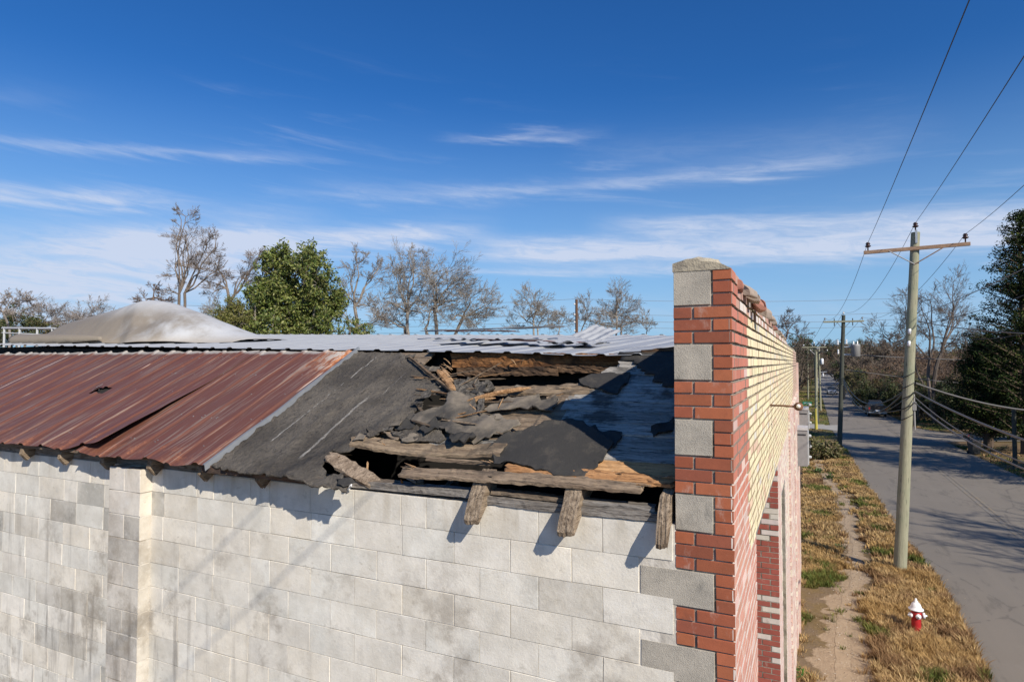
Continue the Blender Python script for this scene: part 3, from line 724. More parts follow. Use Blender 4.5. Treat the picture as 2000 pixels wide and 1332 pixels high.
# ---- roof boards (decking): rows running along the slope's contour
NP = Vector((0, -RK, 1)).normalized()
def deck(name, m, x0, x1, u0, u1, warp=lambda x: 0.0, lift=0.0, th=.020, end=.05, seed=0, slide=lambda x: 0.0, cur=(1, 1, 1), rag=.004):
    prof = []
    for i in range(4): 
        u = u0 + (u1 - u0) * i / 3; prof.append((u, slope_z(u) - th))
    for i in range(4):
        u = u1 + (u0 - u1) * i / 3; prof.append((u, slope_z(u)))
    return rough_board(name, m, x0, x1, prof, lambda x: (slide(x), slide(x) * RK + warp(x) + lift), end=end, seed=seed, cur=cur, rag=rag)
left = [-2.06, -1.22, -2.00, -2.10, -2.05, -1.95, -1.80, -1.35, -1.30, -1.16, -1.05, -.95, -.80]
RW = .122
for k in range(13):
    u0 = .008 + RW * k; g = rng.uniform(.68, 1.12)
    if k == 0:
        deck('roof_board', M_board, -2.06, -.53, -.006, .078, seed=20, end=.07, th=.016, lift=.012, warp=lambda x: -.008 * math.sin((x + .5) * 2.0), slide=lambda x: .034 * (x + .5) + .008 * fbm(x * 5, 1, 1), cur=(1.15, 1.1, 1.05), rag=.006)
        deck('roof_board', M_fresh, -1.32, -.385, .058, .128, seed=21, end=.10, lift=.018, rag=.007, cur=(.80, .72, .68))
        continue
    x1 = -.325
    mm = M_whiteboard if k >= 3 else M_fresh if k < 2 else M_whiteboard
    if left[k] < -1.2 and k >= 3:
        deck('roof_board', M_whiteboard, -1.22 + rng.uniform(-.05, .05), x1, u0 + .005, u0 + RW - .005, seed=k, end=.01, lift=rng.uniform(-.004, .004), cur=(g, g, g))
        deck('roof_board', M_board, left[k], -1.225, u0 + .0015, u0 + RW - .003, seed=k + 50, end=.12, rag=.006, warp=lambda x, k=k: -.05 * max(0, -1.35 - x) ** 1.3 + .02 * math.sin(x * 4 + k) * (x < -1.4), cur=(1.15 * g, 1.12 * g, 1.08 * g))
    else:
        deck('roof_board', mm, left[k], x1, u0 + .005, u0 + RW - .005, seed=k, end=.1 if k < 3 else .08, lift=rng.uniform(-.004, .004), cur=(g, g, g), rag=.005)
# the bent boards that still span the hole
deck('bent_roof_board', M_board, -2.66, -1.50, .180, .292, seed=70, end=.08, warp=lambda x: .045 * (2 * (x + 2.1)) ** 2 * .6 - .012, cur=(1.25, 1.2, 1.1), rag=.006, lift=.012)
deck('split_batten', M_board, -1.98, -1.56, .152, .166, seed=71, end=.08, warp=lambda x: 0, lift=-.005, cur=(1.2, 1.15, 1.1))
deck('bent_roof_board', M_board, -2.02, -1.15, .95, 1.055, seed=72, end=.1, warp=lambda x: -.03 * max(0, -1.4 - x), cur=(1.2, 1.15, 1.05), rag=.006, lift=.008)
deck('bent_roof_board', M_board, -2.55, -1.95, .31, .42, seed=73, end=.12, warp=lambda x: -.03, cur=(.9, .85, .8), rag=.01)
def stick(name, m, p0, p1, w, t, seed=0, parent=BLD, taper=.6, bend=0.0, cur=(1, 1, 1)):
    """splintered piece of timber between two points given in the building frame"""
    mb = MB(); mb.cur = cur; p0 = Vector(p0); p1 = Vector(p1); d = (p1 - p0); L = d.length; d.normalize()
    side = d.cross(Vector((0, -.4, 1))).normalized(); up = side.cross(d).normalized(); n = 14; rings = []
    for k in range(n + 1):
        s = k / n; c = p0 + d * (L * s) + up * (bend * math.sin(math.pi * s))
        e = 1 - taper * (abs(2 * s - 1) ** 6); pts = []
        for i in range(8):
            a = math.pi / 4 * i + .4; sx = max(-.75, min(.75, math.cos(a) * 1.1)) * w * .66; sy = max(-.75, min(.75, math.sin(a) * 1.1)) * t * .66
            q = 1 + .28 * fbm(s * 9 + seed, i * 1.1, seed)
            ex = (mn.noise(Vector((i * 3.1, seed, 2))) * .10 * L * (1 if k == n else -1)) if k in (0, n) else 0
            pts.append(c + side * sx * e * q + up * sy * e * q + d * ex)
        rings.append(mb.V(*pts))
    mb.face(*[rings[0] + i for i in range(8)][::-1]); mb.face(*[rings[-1] + i for i in range(8)])
    for a, b in zip(rings, rings[1:]):
        for i in range(8): mb.face(a + i, a + (i + 1) % 8, b + (i + 1) % 8, b + i)
    return mb.build(name, m, parent)
def S3(x, y, dz=0): v = on_slope(x, y, dz); return (v.x, v.y, v.z)
def up3(v, d): return (v[0], v[1], v[2] + d)
# beams along the top of the slope
def beam(name, m, x0, x1, u, z0, z1, th, warp, seed, parent=BLD):
    prof = [(u, z0 + (z1 - z0) * i / 5) for i in range(6)] + [(u + th, z1), (u + th, z0)]
    return rough_board(name, m, x0, x1, prof[::-1], warp, parent, end=.06, seed=seed, rag=.012)
beam('ridge_beam', M_beam, -2.62, -.62, 1.565, H - .055, H + .072, .09, lambda x: (0, .010 * math.sin(x * 2.2)), 81)
beam('ridge_beam', M_beam2, -2.55, -1.62, 1.53, H - .128, H - .050, .08, lambda x: (.0, .018 * (x + 1.62) * .9 + .012), 82)
beam('ridge_beam', M_beam2, -1.64, -.45, 1.545, H - .092, H - .030, .08, lambda x: (.0, .045 * max(0, x + .95)), 83)
beam('ridge_beam', M_beam2, -.80, -.31, 1.52, H - .03, H + .10, .09, lambda x: (0, .12 * (x + .8)), 84)
for q, (a, b_, w, m) in enumerate([((866, 700, 0), (880, 712, 0), .008, M_splint), ((862, 712, .05), (884, 722, .02), .010, M_splint), ((998, 702, .06), (1008, 713, .02), .008, M_splint), ((1003, 710, .05), (1022, 706, .04), .010, M_beam), ((990, 716, .03), (1010, 708, .05), .008, M_beam), ((1018, 712, .03), (1024, 702, .05), .007, M_splint)]):
    A_ = on_u(a[0], a[1], 1.50); B_ = on_u(b_[0], b_[1], 1.48); stick('splinter', m, A_, B_, w, w, seed=q, bend=.01)
# soft sheet bent up against the pier at the end of the silver roof
mb = MB()
mb.grid(lambda a, b: (-.62 + .315 * a, 1.50 + .7 * b, H + .085 + .15 * a ** 1.6 + .05 * b * (1 - a) + .008 * fbm(a * 6, b * 4, 2)), 12, 10)
solid(mb.build('bent_black_sheet', M_felt2, BLD, smooth=True), .01)
mb = MB()
mb.grid(lambda a, b: (-1.05 + .745 * a, 1.12 + .45 * b - .10 * a, slope_z(1.12 + .45 * b - .10 * a) + .008 + .05 * a * b + .018 * a ** 3 + .006 * fbm(a * 6, b * 5, 8)), 18, 10, keep=lambda a, b: b > .9 - 1.4 * a + .08 * fbm(a * 8, b * 8, 1))
solid(mb.build('black_underlay', M_felt2, BLD, smooth=True), .006)
from mathutils.geometry import delaunay_2d_cdt
# ---- sheets of felt lying over the slope: outline traced on the slope, real thickness, lumpy surface
ZA = lambda x, y: (600 + x / 2.7027, 620 + y / 2.7027)
ZB = lambda x, y: (400 + x / 4, 680 + y / 4)
ZC = lambda x, y: (840 + x / 4.1667, 720 + y / 4.1667)
def felt(name, m, poly, res=.02, lift=.010, h=lambda x, u: 0.0, th=.006, rag=.02, dz=0.0, parent=BLD, label=None, curl=.022):
    P2 = [on_slope(*q, dz) for q in poly]
    # roughen the outline
    out = []
    for i in range(len(P2)):
        a, b = P2[i], P2[(i + 1) % len(P2)]; L = (b - a).length; n = max(1, int(L / .03))
        nx, ny = (b.y - a.y), -(b.x - a.x)
        for k in range(n):
            s = k / n; w = rag * fbm((a.x + (b.x - a.x) * s) * 22, (a.y + (b.y - a.y) * s) * 22, 3.3) if L > 1e-4 else 0
            out.append((a.x + (b.x - a.x) * s + nx / max(L, 1e-4) * w, a.y + (b.y - a.y) * s + ny / max(L, 1e-4) * w))
    xs = [p[0] for p in out]; ys = [p[1] for p in out]
    pts = [Vector(p) for p in out]; n0 = len(pts)
    for x in np.arange(min(xs), max(xs), res):
        for y in np.arange(min(ys), max(ys), res):
            q = (x + res * .4 * mn.noise(Vector((x * 60, y * 60, 0))), y + res * .4 * mn.noise(Vector((x * 60, y * 60, 9))))
            if inside(q, out): pts.append(Vector(q))
    vs, es, fs, _, _, _ = delaunay_2d_cdt(pts, [(i, (i + 1) % n0) for i in range(n0)], [list(range(n0))], 1, 1e-5)
    oa = np.array(out); cv = [float(np.sqrt(((oa - (v.x, v.y)) ** 2).sum(1).min())) for v in vs]
    mb = MB(); mb.V(*[(v.x, v.y, slope_z(v.y) + lift + h(v.x, v.y) + curl * math.exp(-d_ / .018) * max(0, .25 + 1.8 * fbm(v.x * 11, v.y * 11, 31))) for v, d_ in zip(vs, cv)])
    for f_ in fs:
        f_ = list(f_)
        if (vs[f_[1]] - vs[f_[0]]).cross(vs[f_[2]] - vs[f_[0]]) < 0: f_ = f_[::-1]
        mb.face(*f_)
    o = mb.build(name, m, parent, smooth=True); solid(o, th, -1)
    if label: o['label'] = label
    return o
main_poly = [(413, 915), (470, 870), (560, 800), (640, 738), (697, 691), (750, 693), (797, 699), (840, 722), (862, 745), (876, 765), (872, 775), (858, 772), (838, 776), (826, 784), (822, 797), (808, 806), (804, 830), (790, 846),
             (760, 838), (742, 848), (725, 861), (707, 866), (690, 880), (672, 886), (650, 888), (636, 898), (630, 915), (640, 935), (662, 928), (680, 950), (676, 961), (637, 956), (600, 949), (560, 941), (500, 931), (450, 922)]
def hmain(x, u):
    h = .010 * fbm(x * 3, u * 3, 1) + .006 * fbm(x * 12, u * 12, 4) + .003 * fbm(x * 40, u * 40, 2)
    h += .018 * max(0, math.sin((x + 3.36) * 9.5 + .6 * math.sin(u * 4))) ** 6
    e = max(0, x + 2.75); h += -.03 * e + .022 * fbm(x * 9, u * 9, 7) * min(1, e * 3)
    return h
felt('roofing_felt', M_felt, main_poly, .014, .014, hmain, .012, .02)
mb = MB(); mb.box(-11, -2.86, -.11, 1.6, -.02, 0, Matrix(((1, 0, 0, 0), (0, 1, 0, 0), (0, RK, 1, RZ - .0), (0, 0, 0, 1)))); mb.build('roof_sheathing', M_board, BLD)
rough_board('eave_board', M_fascia, -3.85, -2.58, rect(-.142, -.118, slope_z(-.13) - .05, slope_z(-.13) + .006), lambda x: (0, -.02 * max(0, x + 3) ** 1.2), end=.03, seed=12)
rough_board('ridge_gap_blocker', M_dark, -10.9, -2.5, rect(1.685, 1.70, H - .05, H + .09), lambda x: (0, .019 * (-x - 3.7)), end=.01, seed=13)  # added dark strip: blocks the sky under the silver edge, stands in for shade
rough_board('ridge_gap_blocker', M_dark, -2.5, -.32, rect(1.70, 1.715, H - .15, H + .075), lambda x: (0, 0), end=.01, seed=14)  # the added dark strip goes on behind the beams
# crumpled flap in the middle
p = [ZA(*q) for q in [(545, 570), (560, 548), (640, 520), (720, 500), (735, 455), (790, 432), (850, 455), (890, 490), (905, 540), (960, 560), (1010, 548), (1060, 575), (1130, 602), (1090, 625), (1035, 642), (960, 655), (885, 680), (800, 668), (740, 650), (725, 630), (640, 595), (570, 585)]]
def hflap(x, u):
    h = .030 + .06 * (u - .45) + .016 * fbm(x * 3.0, u * 3.0, 5) + .004 * fbm(x * 20, u * 20, 5)
    h += .028 * (1 - min(1, abs((x + 2.05) + .6 * (u - .55)) / .10)) + .03 * (1 - min(1, abs((u - .42) - .12 * (x + 1.9)) / .09)) * .6
    return h
felt('crumpled_felt_flap', M_felt3, p, .016, .01, hflap, .010, .02, label='dusty grey creased flap of torn felt in the middle of the hole')
p = [ZA(*q) for q in [(755, 655), (790, 662), (860, 655), (890, 665), (880, 690), (830, 705), (790, 700), (765, 720), (750, 690)]]
felt('crumpled_felt_flap', M_felt2, p, .012, .02, lambda x, u: .03 + .05 * abs(fbm(x * 9, u * 9, 3)), .006, .02, label='shiny curled black scrap under the creased flap')
p = [ZA(*q) for q in [(930, 515), (945, 495), (1000, 462), (1060, 445), (1150, 438), (1225, 432), (1235, 455), (1310, 450), (1325, 470), (1290, 500), (1305, 528), (1250, 520), (1190, 505), (1100, 503), (1020, 512), (960, 522)]]
felt('torn_felt_strip', M_felt3, p, .013, .012, lambda x, u: .018 + .05 * max(0, .8 - u) + .012 * fbm(x * 7, u * 7, 2), .010, .015, label='long grey ragged strip of felt below the orange splinter')
p = [ZA(*q) for q in [(540, 590), (600, 600), (700, 620), (725, 650), (700, 672), (600, 672), (500, 662), (480, 640), (500, 600)]]
felt('torn_felt_strip', M_felt, p, .013, .01, lambda x, u: .01 + .02 * fbm(x * 7, u * 7, 2), .010, .02)
p = [ZA(*q) for q in [(385, 600), (430, 595), (490, 640), (480, 655), (400, 625)]]
felt('torn_felt_strip', M_board, p, .013, .005, lambda x, u: .01 + .02 * fbm(x * 7, u * 7, 2), .012, .015)
# big black sheet
p = [ZC(*q) for q in [(440, 722), (450, 690), (500, 655), (560, 612), (680, 575), (790, 528), (895, 515), (960, 488), (1060, 470), (1110, 445), (1150, 452), (1220, 480), (1300, 520), (1400, 580), (1495, 655), (1440, 700), (1405, 770), (1370, 785), (1365, 820), (1300, 850), (1255, 905), (1180, 902), (1010, 895), (960, 862), (860, 850), (760, 825), (700, 810), (620, 800), (520, 795), (505, 730)]]
def hbig(x, u):
    e = max(0, -1.5 - x); return .012 + .010 * fbm(x * 2.5, u * 2.5, 11) + .045 * math.exp(-((u - .50) / .22) ** 2) * math.exp(-((x + 1.1) / .5) ** 2) * .5 + .05 * e * e
felt('tar_paper_sheet', M_felt2, p, .014, .01, hbig, .007, .012, label='large smooth black sheet of tar paper')
p = [ZA(*q) for q in [(1435, 345), (1465, 330), (1500, 308), (1600, 298), (1700, 312), (1690, 360), (1660, 385), (1640, 410), (1590, 416), (1520, 385), (1445, 368)]]
felt('tar_paper_sheet', M_felt2, p, .014, .006, lambda x, u: .008 + .006 * fbm(x * 3, u * 3, 1), .007, .012, label='black sheet of tar paper just under the charred beam')
p = [ZA(*q) for q in [(1465, 590), (1520, 585), (1560, 612), (1600, 605), (1662, 610), (1660, 640), (1620, 700), (1560, 690)]]
felt('tar_paper_sheet', M_felt2, p, .014, .004, lambda x, u: .004, .006, .015, label='small shaded black patch beside the large sheet')
p = [ZA(*q) for q in [(1815, 590), (1870, 575), (1932, 548), (1932, 610), (1830, 640)]]
felt('tar_paper_sheet', M_felt2, p, .014, .004, lambda x, u: .01 + .06 * max(0, x + .45), .006, .015, label='small black scrap against the brick pier')
# crumbled debris heap, splinters and fallen timbers
p = [ZA(*q) for q in [(770, 365), (800, 345), (860, 348), (930, 358), (980, 362), (985, 395), (930, 415), (900, 440), (850, 440), (800, 430), (775, 400)]]
felt('debris_heap', M_rubble, p, .011, .005, lambda x, u: .02 + .035 * abs(fbm(x * 18, u * 18, 3)) + .012 * fbm(x * 60, u * 60, 3), .02, .02)
p = [ZA(*q) for q in [(905, 450), (935, 440), (935, 500), (920, 530), (910, 560), (893, 540), (900, 500)]]
felt('debris_heap', M_rubble, p, .011, .03, lambda x, u: .03 + .02 * abs(fbm(x * 14, u * 14, 3)), .02, .01)
def pp(a, b, z): q = ZA(a, b); return S3(q[0], q[1], z)
stick('splintered_timber', M_splint, pp(690, 280, .07), pp(775, 385, .05), .055, .04, 1, cur=(.85, .8, .75))
stick('splintered_timber', M_splint, pp(715, 275, .06), pp(770, 340, .06), .028, .02, 2)
stick('long_batten', M_board, pp(540, 210, .05), pp(790, 415, .045), .022, .03, 3, cur=(.9, .8, .7), taper=.3)
stick('splintered_timber', M_splint, pp(850, 438, .06), pp(1165, 372, .08), .035, .03, 4, cur=(1.05, 1.0, .95), bend=.01)
stick('splintered_timber', M_splint, pp(860, 445, .05), pp(990, 425, .05), .02, .02, 5)
stick('splinter', M_splint, pp(1035, 425, .08), pp(1005, 485, .03), .006, .006, 6)
stick('splinter', M_splint, pp(850, 450, .05), pp(890, 488, .05), .012, .01, 7)
stick('splinter', M_board, pp(880, 350, .05), pp(902, 315, .05), .008, .006, 8)
stick('splinter', M_splint, pp(720, 240, .07), pp(760, 280, .06), .006, .006, 9)
stick('splinter', M_splint, pp(700, 255, .07), pp(760, 300, .06), .006, .006, 10)
Q = lambda x, y, u: on_u(x, y, u)
o = stick('fallen_rafter', M_rafter, on_slope(640, 889, .045), Q(738, 947, .03), .13, .04, 11, cur=(.95, .95, .98)); 
stick('fallen_rafter', M_plate, Q(655, 888, .32), Q(730, 944, .06), .05, .03, 12)
stick('splinter', M_splint, Q(662, 912, .2), Q(678, 938, .05), .014, .012, 13); stick('splinter', M_splint, Q(680, 905, .2), Q(695, 932, .06), .010, .008, 14)
stick('splinter', M_splint, Q(648, 929, .10), Q(658, 922, .12), .006, .006, 15)
stick('splinter', M_splint, Q(639, 887, .30), Q(686, 888, .30), .018, .018, 16)
stick('splinter', M_splint, Q(718, 901, .2), Q(717, 923, .15), .014, .008, 17)
stick('broken_timber', M_plate, Q(790, 930, .05), Q(812, 942, .04), .016, .016, 18, cur=(1.6, 1.5, 1.4))
stick('broken_timber', M_rubble, Q(808, 930, .10), Q(824, 944, .06), .05, .045, 19, taper=.3)
stick('broken_timber', M_splint, Q(812, 945, .05), Q(842, 953, .08), .03, .03, 20, cur=(.7, .7, .7))
for i in range(26):
    x = 700 + 590 * rng.random(); y = 956 + (x - 700) * .125
    a = Q(x, y - rng.uniform(0, 8), .06); ang = rng.uniform(-.5, .5); L = rng.uniform(.02, .07)
    stick('straw_scrap', M_splint if i % 2 else M_board, a, (a.x + L * math.cos(ang), a.y, a.z + L * math.sin(ang) * .6), .004, .003, 30 + i)
def scrap(name, m, c, s, seed, label, cat):
    mb = MB()
    mb.grid(lambda a, b: (s * (a - .5) * 1.6, s * (b - .5) * (1.2 - a), s * .35 * math.sin(a * 3 + seed) + s * .3 * fbm(a * 3, b * 3, seed)), 8, 8, keep=lambda a, b: abs(b - .5) < .5 - .4 * abs(a - .5))
    o = mb.build(name, m, None, smooth=True); solid(o, .002); o.location = W(c.x, c.y, c.z); o.rotation_euler = (R(50), .4, seed); tag(o, label, cat); return o
scrap('dry_leaf', M_orangebit, Q(785, 943, .045), .035, 1.2, 'orange dry leaf on the wall plate in the roof hole', 'leaf')
scrap('metal_scrap', M_plasticwhite, Q(679, 951, -.03), .055, 2.0, 'small whitish metal scrap at the edge of the torn felt above the block wall', 'scrap')
def frag(px, py, r, seed, m, lift=.02):
    rn = random.Random(seed); c = on_slope(px, py); out = []; k = 9
    poly = []
    for i in range(k):
        a = 6.28 * i / k; q = r * rn.uniform(.35, 1.3); w = (c.x + q * 1.5 * math.cos(a), c.y + q * math.sin(a), 0)
        P_ = W(w[0], w[1], slope_z(w[1])) - Vector((0, 0, CAM_H)); x_ = P_.x; y_ = P_.y * math.cos(PITCH) + P_.z * math.sin(PITCH); z_ = -P_.y * math.sin(PITCH) + P_.z * math.cos(PITCH)
        poly.append((1000 + F * x_ / y_, 666 - F * z_ / y_))
    return felt('felt_scrap', m, poly, .012, lift, lambda x, u: .012 * abs(fbm(x * 12, u * 12, seed)) + .12 * r * math.sin((x - c.x) * 14 + seed), .004, .016, curl=.02)
EDGE = [(800, 702), (846, 728), (868, 752), (852, 770), (828, 782), (815, 800), (806, 818), (796, 838), (772, 838), (748, 846), (726, 858), (704, 868), (676, 952), (868, 760), (905, 800), (925, 815), (870, 830), (835, 850), (800, 862), (900, 775), (960, 835), (985, 845), (940, 770), (1010, 770), (780, 855), (850, 812)]
for i, (x, y) in enumerate(EDGE):
    frag(x, y, .035 + .03 * ((i * 7) % 5) / 5, 500 + i, [M_felt, M_felt3, M_felt2, M_felt3, M_rubble][i % 5], .022 + .012 * (i % 3))
rnS = random.Random(9)
def spl(px, py, n, spread, L0, L1, dirx):
    for i in range(n):
        a = on_slope(px + rnS.uniform(-spread, spread), py + rnS.uniform(-spread * .5, spread * .5)); L = rnS.uniform(L0, L1); t = rnS.uniform(-.5, .5)
        stick('splinter', [M_splint, M_board, M_splint, M_rafter][i % 4], (a.x, a.y, a.z + .01), (a.x + dirx * L * math.cos(t), a.y + L * rnS.uniform(-.4, .4), a.z + .012 + L * math.sin(t) * .6), rnS.uniform(.004, .010), rnS.uniform(.003, .006), i + px)
for px, py, n, sp_, dx in [(700, 875, 8, 8, -1), (808, 918, 7, 6, -1), (1288, 938, 6, 6, 1), (1240, 952, 6, 8, 1), (880, 745, 8, 12, 1), (905, 790, 6, 10, -1), (960, 800, 5, 10, -1), (770, 850, 6, 10, 1), (735, 862, 5, 8, 1), (960, 905, 4, 6, -1), (940, 935, 5, 14, 1), (1190, 930, 5, 12, 1), (648, 900, 6, 8, 1), (1100, 765, 5, 14, -1)]: spl(px, py, n, sp_, .03, .12, dx)
rnB = random.Random(31)
for i in range(34):
    px, py = rnB.uniform(800, 955), 0
    py = rnB.uniform(765, 850) if i % 3 else rnB.uniform(735, 770)
    a = on_slope(px, py); L = rnB.uniform(.10, .42); t = rnB.gauss(0, .35); z = rnB.uniform(.02, .06)
    stick('broken_batten', [M_board, M_rafter, M_splint, M_board, M_beam2][i % 5], (a.x, a.y, slope_z(a.y) + z), (a.x + L * math.cos(t), a.y + L * math.sin(t), slope_z(a.y + L * math.sin(t)) + z + rnB.uniform(-.02, .03)), rnB.uniform(.008, .026), rnB.uniform(.005, .012), 700 + i, cur=(.8, .78, .75) if i % 2 else (.6, .57, .54))
# ---- rusted sheets
def rib(x, pitch, h, w=.035, slope=.022):
    d = abs((x / pitch + .5) % 1 - .5) * pitch
    return h * max(0.0, min(1.0, (w / 2 + slope - d) / slope))
def sheet_xs(x0, x1, pitch, w=.035, slope=.022):
    xs = {x0, x1}; k0 = math.floor(min(x0, x1) / pitch) - 1
    for k in range(k0, k0 + int(abs(x1 - x0) / pitch) + 4):
        for d in (-w / 2 - slope, -w / 2, w / 2, w / 2 + slope, pitch * .3, pitch * .5, -pitch * .3):
            q = k * pitch + d
            if min(x0, x1) < q < max(x0, x1): xs.add(q)
    return sorted(xs)
def corr_sheet(name, m, x0, x1, v0, v1, zf, pitch=.30, h=.015, nv=40, parent=BLD, vf=None, keep=None, w=.035, minor=True):
    mb = MB(); xs = sheet_xs(x0, x1, pitch, w); xs2 = []
    for a, b in zip(xs, xs[1:]): xs2 += [a] if b - a < .035 else [a, (a + b) / 2]
    xs2.append(xs[-1]); nx = len(xs2) - 1
    def fn(a, b):
        x = xs2[int(round(a * nx))]; lo, hi = (v0, v1) if vf is None else vf(x)
        v = lo + (hi - lo) * b
        return (x, v, zf(x, v) + rib(x, pitch, h, w))
    mb.grid(fn, nx, nv, keep=keep and (lambda a, b: keep(xs2[min(nx, int(a * nx))], v0 + (v1 - v0) * b)))
    o = mb.build(name, m, parent); solid(o, .0016, 0); return o
def rz(x, u, base): return slope_z(u) + base + .006 * fbm(x * 2.2, u * 2.2, 3) + .0022 * fbm(x * 9, u * 7, 6)
def eave_w(x, u): return .010 * math.sin(x * 12.5) * max(0, .15 - u) / .3
HOLE = on_slope(196, 768)
corr_sheet('rusted_roof_sheet', M_rust, -5.45, -3.80, -.175, 1.62, lambda x, u: rz(x, u, .026) + eave_w(x, u), vf=lambda x: (-.178 + .012 * math.sin(x * 8), 1.60 + .012 * math.sin(x * 21)))
def zleft(x, u):
    k = max(0, (x + 5.75) / .55) if x > -5.75 else 0
    return rz(x, u, .034) + eave_w(x, u) + .085 * k * k * max(0, min(1, (1.05 - u) / 1.2)) ** 1.2
corr_sheet('rusted_roof_sheet', M_rust, -10.9, -5.16, -.16, 1.62, zleft, nv=64,
           vf=lambda x: (-.150 + .012 * math.sin(x * 9) + (.03 * (x + 5.7) if x > -5.7 else 0), 1.60 + .014 * math.sin(x * 19)),
           keep=lambda x, v: not (abs(x - HOLE.x) < .12 and abs(v - HOLE.y) < .05))
mb = MB(); mb.grid(lambda a, b: (HOLE.x - .09 + .07 * a, HOLE.y - .035 + .07 * b, slope_z(HOLE.y - .035 + .07 * b) + .045 + .035 * a), 3, 3); solid(mb.build('bent_metal_tab', M_galv, BLD), .002)
mb = MB(); mb.box(HOLE.x - .14, HOLE.x + .14, HOLE.y - .12, HOLE.y + .12, 0, .004, Matrix(((1, 0, 0, 0), (0, 1, 0, 0), (0, RK, 1, RZ + .004), (0, 0, 0, 1)))); mb.build('hole_shade_sheet', M_dark, BLD)  # near-black sheet added below the hole, its colour stands in for shade
mb = MB()
for i in range(110):
    x = -9 + 5.15 * rng.random(); u = [.06, .42, .78, 1.12, 1.45][rng.integers(5)] + rng.uniform(-.02, .02)
    x = round(x / .30) * .30 + rng.choice([-.06, .06, .12])
    mb.lathe([(.006, 0), (.006, .003), (.002, .005)], (x, u, zleft(x, u) - .002 if x < -5.3 else rz(x, u, .026)), 6)
mb.build('roof_screws', M_flash, BLD)['kind'] = 'stuff'
# grey edge flashing
mb = MB()
def fl(a, b):
    u = -.185 + 1.80 * a; x = -3.795 + .022 * math.sin(u * 3.2) * .5 + .036 * b + .02; x = x - .02 + .0 * b; z = slope_z(u) + .050 + (.0 if b < .6 else -.045 * (b - .6) / .4) + .004 * math.sin(u * 9)
    return (x + (.0 if b < .6 else -.012 * (b - .6)), u, z)
mb.grid(fl, 50, 5); solid(mb.build('edge_flashing', M_flash, BLD, smooth=False), .003)
# broken ridge trim between the two roofs
0 and corr_sheet('ridge_trim', M_galv, -10.9, -3.74, 1.575, 1.66, lambda x, u: rz(x, u, .034) + .003 * math.sin(x * 25), h=.018, nv=3, vf=lambda x: (1.585 + .014 * math.sin(x * 13) + .008 * math.sin(x * 31), 1.66))
# ---- silver low-slope roof behind
def sz(x, u):
    t = -x; return H + .120 + .019 * (t - 3.7) + .068 * (u - 1.6) + .006 * fbm(x * 1.5, u * 1.5, 9)
def silver_front(x):
    f = 1.585 + .010 * math.sin(x * 7.0)
    if x > -2.9: f = 1.50 + .03 * math.sin(x * 2.7 + 1)
    return f
corr_sheet('silver_roof', M_galv, -10.95, -.62, 1.58, 6.6, lambda x, u: sz(x, u) + (-.016 * max(0, 1 - abs(x + 1.35) / .9) * max(0, 1 - (u - 1.5) / .8)) + (.02 * max(0, x + .95) ** 1.2),
           pitch=.295, h=.014, nv=60, vf=lambda x: (silver_front(x), 6.6), w=.045)
mb = MB(); mb.box(-10.9, -.31, 1.72, 6.5, 0, .02, Matrix(((1, 0, 0, 0), (0, 1, 0, 0), (-.019, .068, 1, H - .135), (0, 0, 0, 1)))); mb.build('roof_deck', M_dark, BLD)
# back slope beyond the ridge, falling away
corr_sheet('back_roof', M_galv, -10.95, -.31, 6.6, 15.9, lambda x, u: sz(x, 6.6) - .05 * (u - 6.6), pitch=.295, h=.026, nv=8, w=.045)
# ---- loose pieces of sheet on the silver roof (things of their own)
def loose(name, m, px, py, u, L, Wd, rz_, tilt, label, pitch=.16, h=.011, bend=0.0, lift=.05, group=None):
    c = on_u(px, py, u); mb = MB(); nx = int(Wd / (pitch / 6)); ny = 10
    mb.grid(lambda a, b: (Wd * (a - .5), L * (b - .5), h * math.sin(2 * math.pi * a * Wd / pitch) + bend * (a - .5) ** 2 + .015 * fbm(a * 3, b * 3, px)), nx, ny)
    o = mb.build(name, m, None); solid(o, .0016, 0); o.rotation_euler = (tilt[0], tilt[1], -AZ + rz_); o.location = W(c.x, c.y, sz(c.x, c.y) + lift); tag(o, label, 'metal sheet', group); return o
G = 'loose roofing sheets lying on the silver roof'
loose('loose_roof_sheet', M_galv, 905, 668, 3.0, .6, .50, .25, (R(3), R(2)), 'leftmost flat ribbed silver sheet lying loose on the silver roof', group=G, lift=.075)
loose('loose_roof_sheet', M_galv, 985, 667, 2.9, .7, .7, -.2, (R(2), R(2)), 'ribbed silver sheet with upturned edge in the middle of the loose sheets', group=G, lift=.07)
loose('loose_roof_sheet', M_rust, 1045, 669, 2.7, .3, 1.3, .06, (R(1), R(2.5)), 'narrow rust brown strip of sheet metal lying on the silver roof', pitch=.6, h=.004, group=G, lift=.06)
loose('loose_roof_sheet', M_rust, 935, 663, 4.0, .3, 1.1, .04, (R(1), R(1)), 'thin rusty strip lying behind the leftmost loose sheet', pitch=.6, h=.004, group=G, lift=.14)
loose('loose_roof_sheet', M_galv, 960, 662, 4.6, .4, 2.2, .05, (R(1), R(-.8)), 'long plain silver strip lying furthest back on the silver roof', pitch=.9, h=.004, group=G, lift=.16)
loose('loose_roof_sheet', M_galv, 1165, 664, 3.4, .42, .40, -.35, (R(20), R(12)), 'bright ribbed silver sheet standing up at a slant behind the roof edge', bend=.02, group=G, lift=.12, pitch=.10, h=.007)
loose('loose_roof_sheet', M_galv, 1118, 672, 2.5, .4, .7, .1, (R(1), R(1)), 'short silver sheet lying closest to the charred beam', group=G, lift=.05)
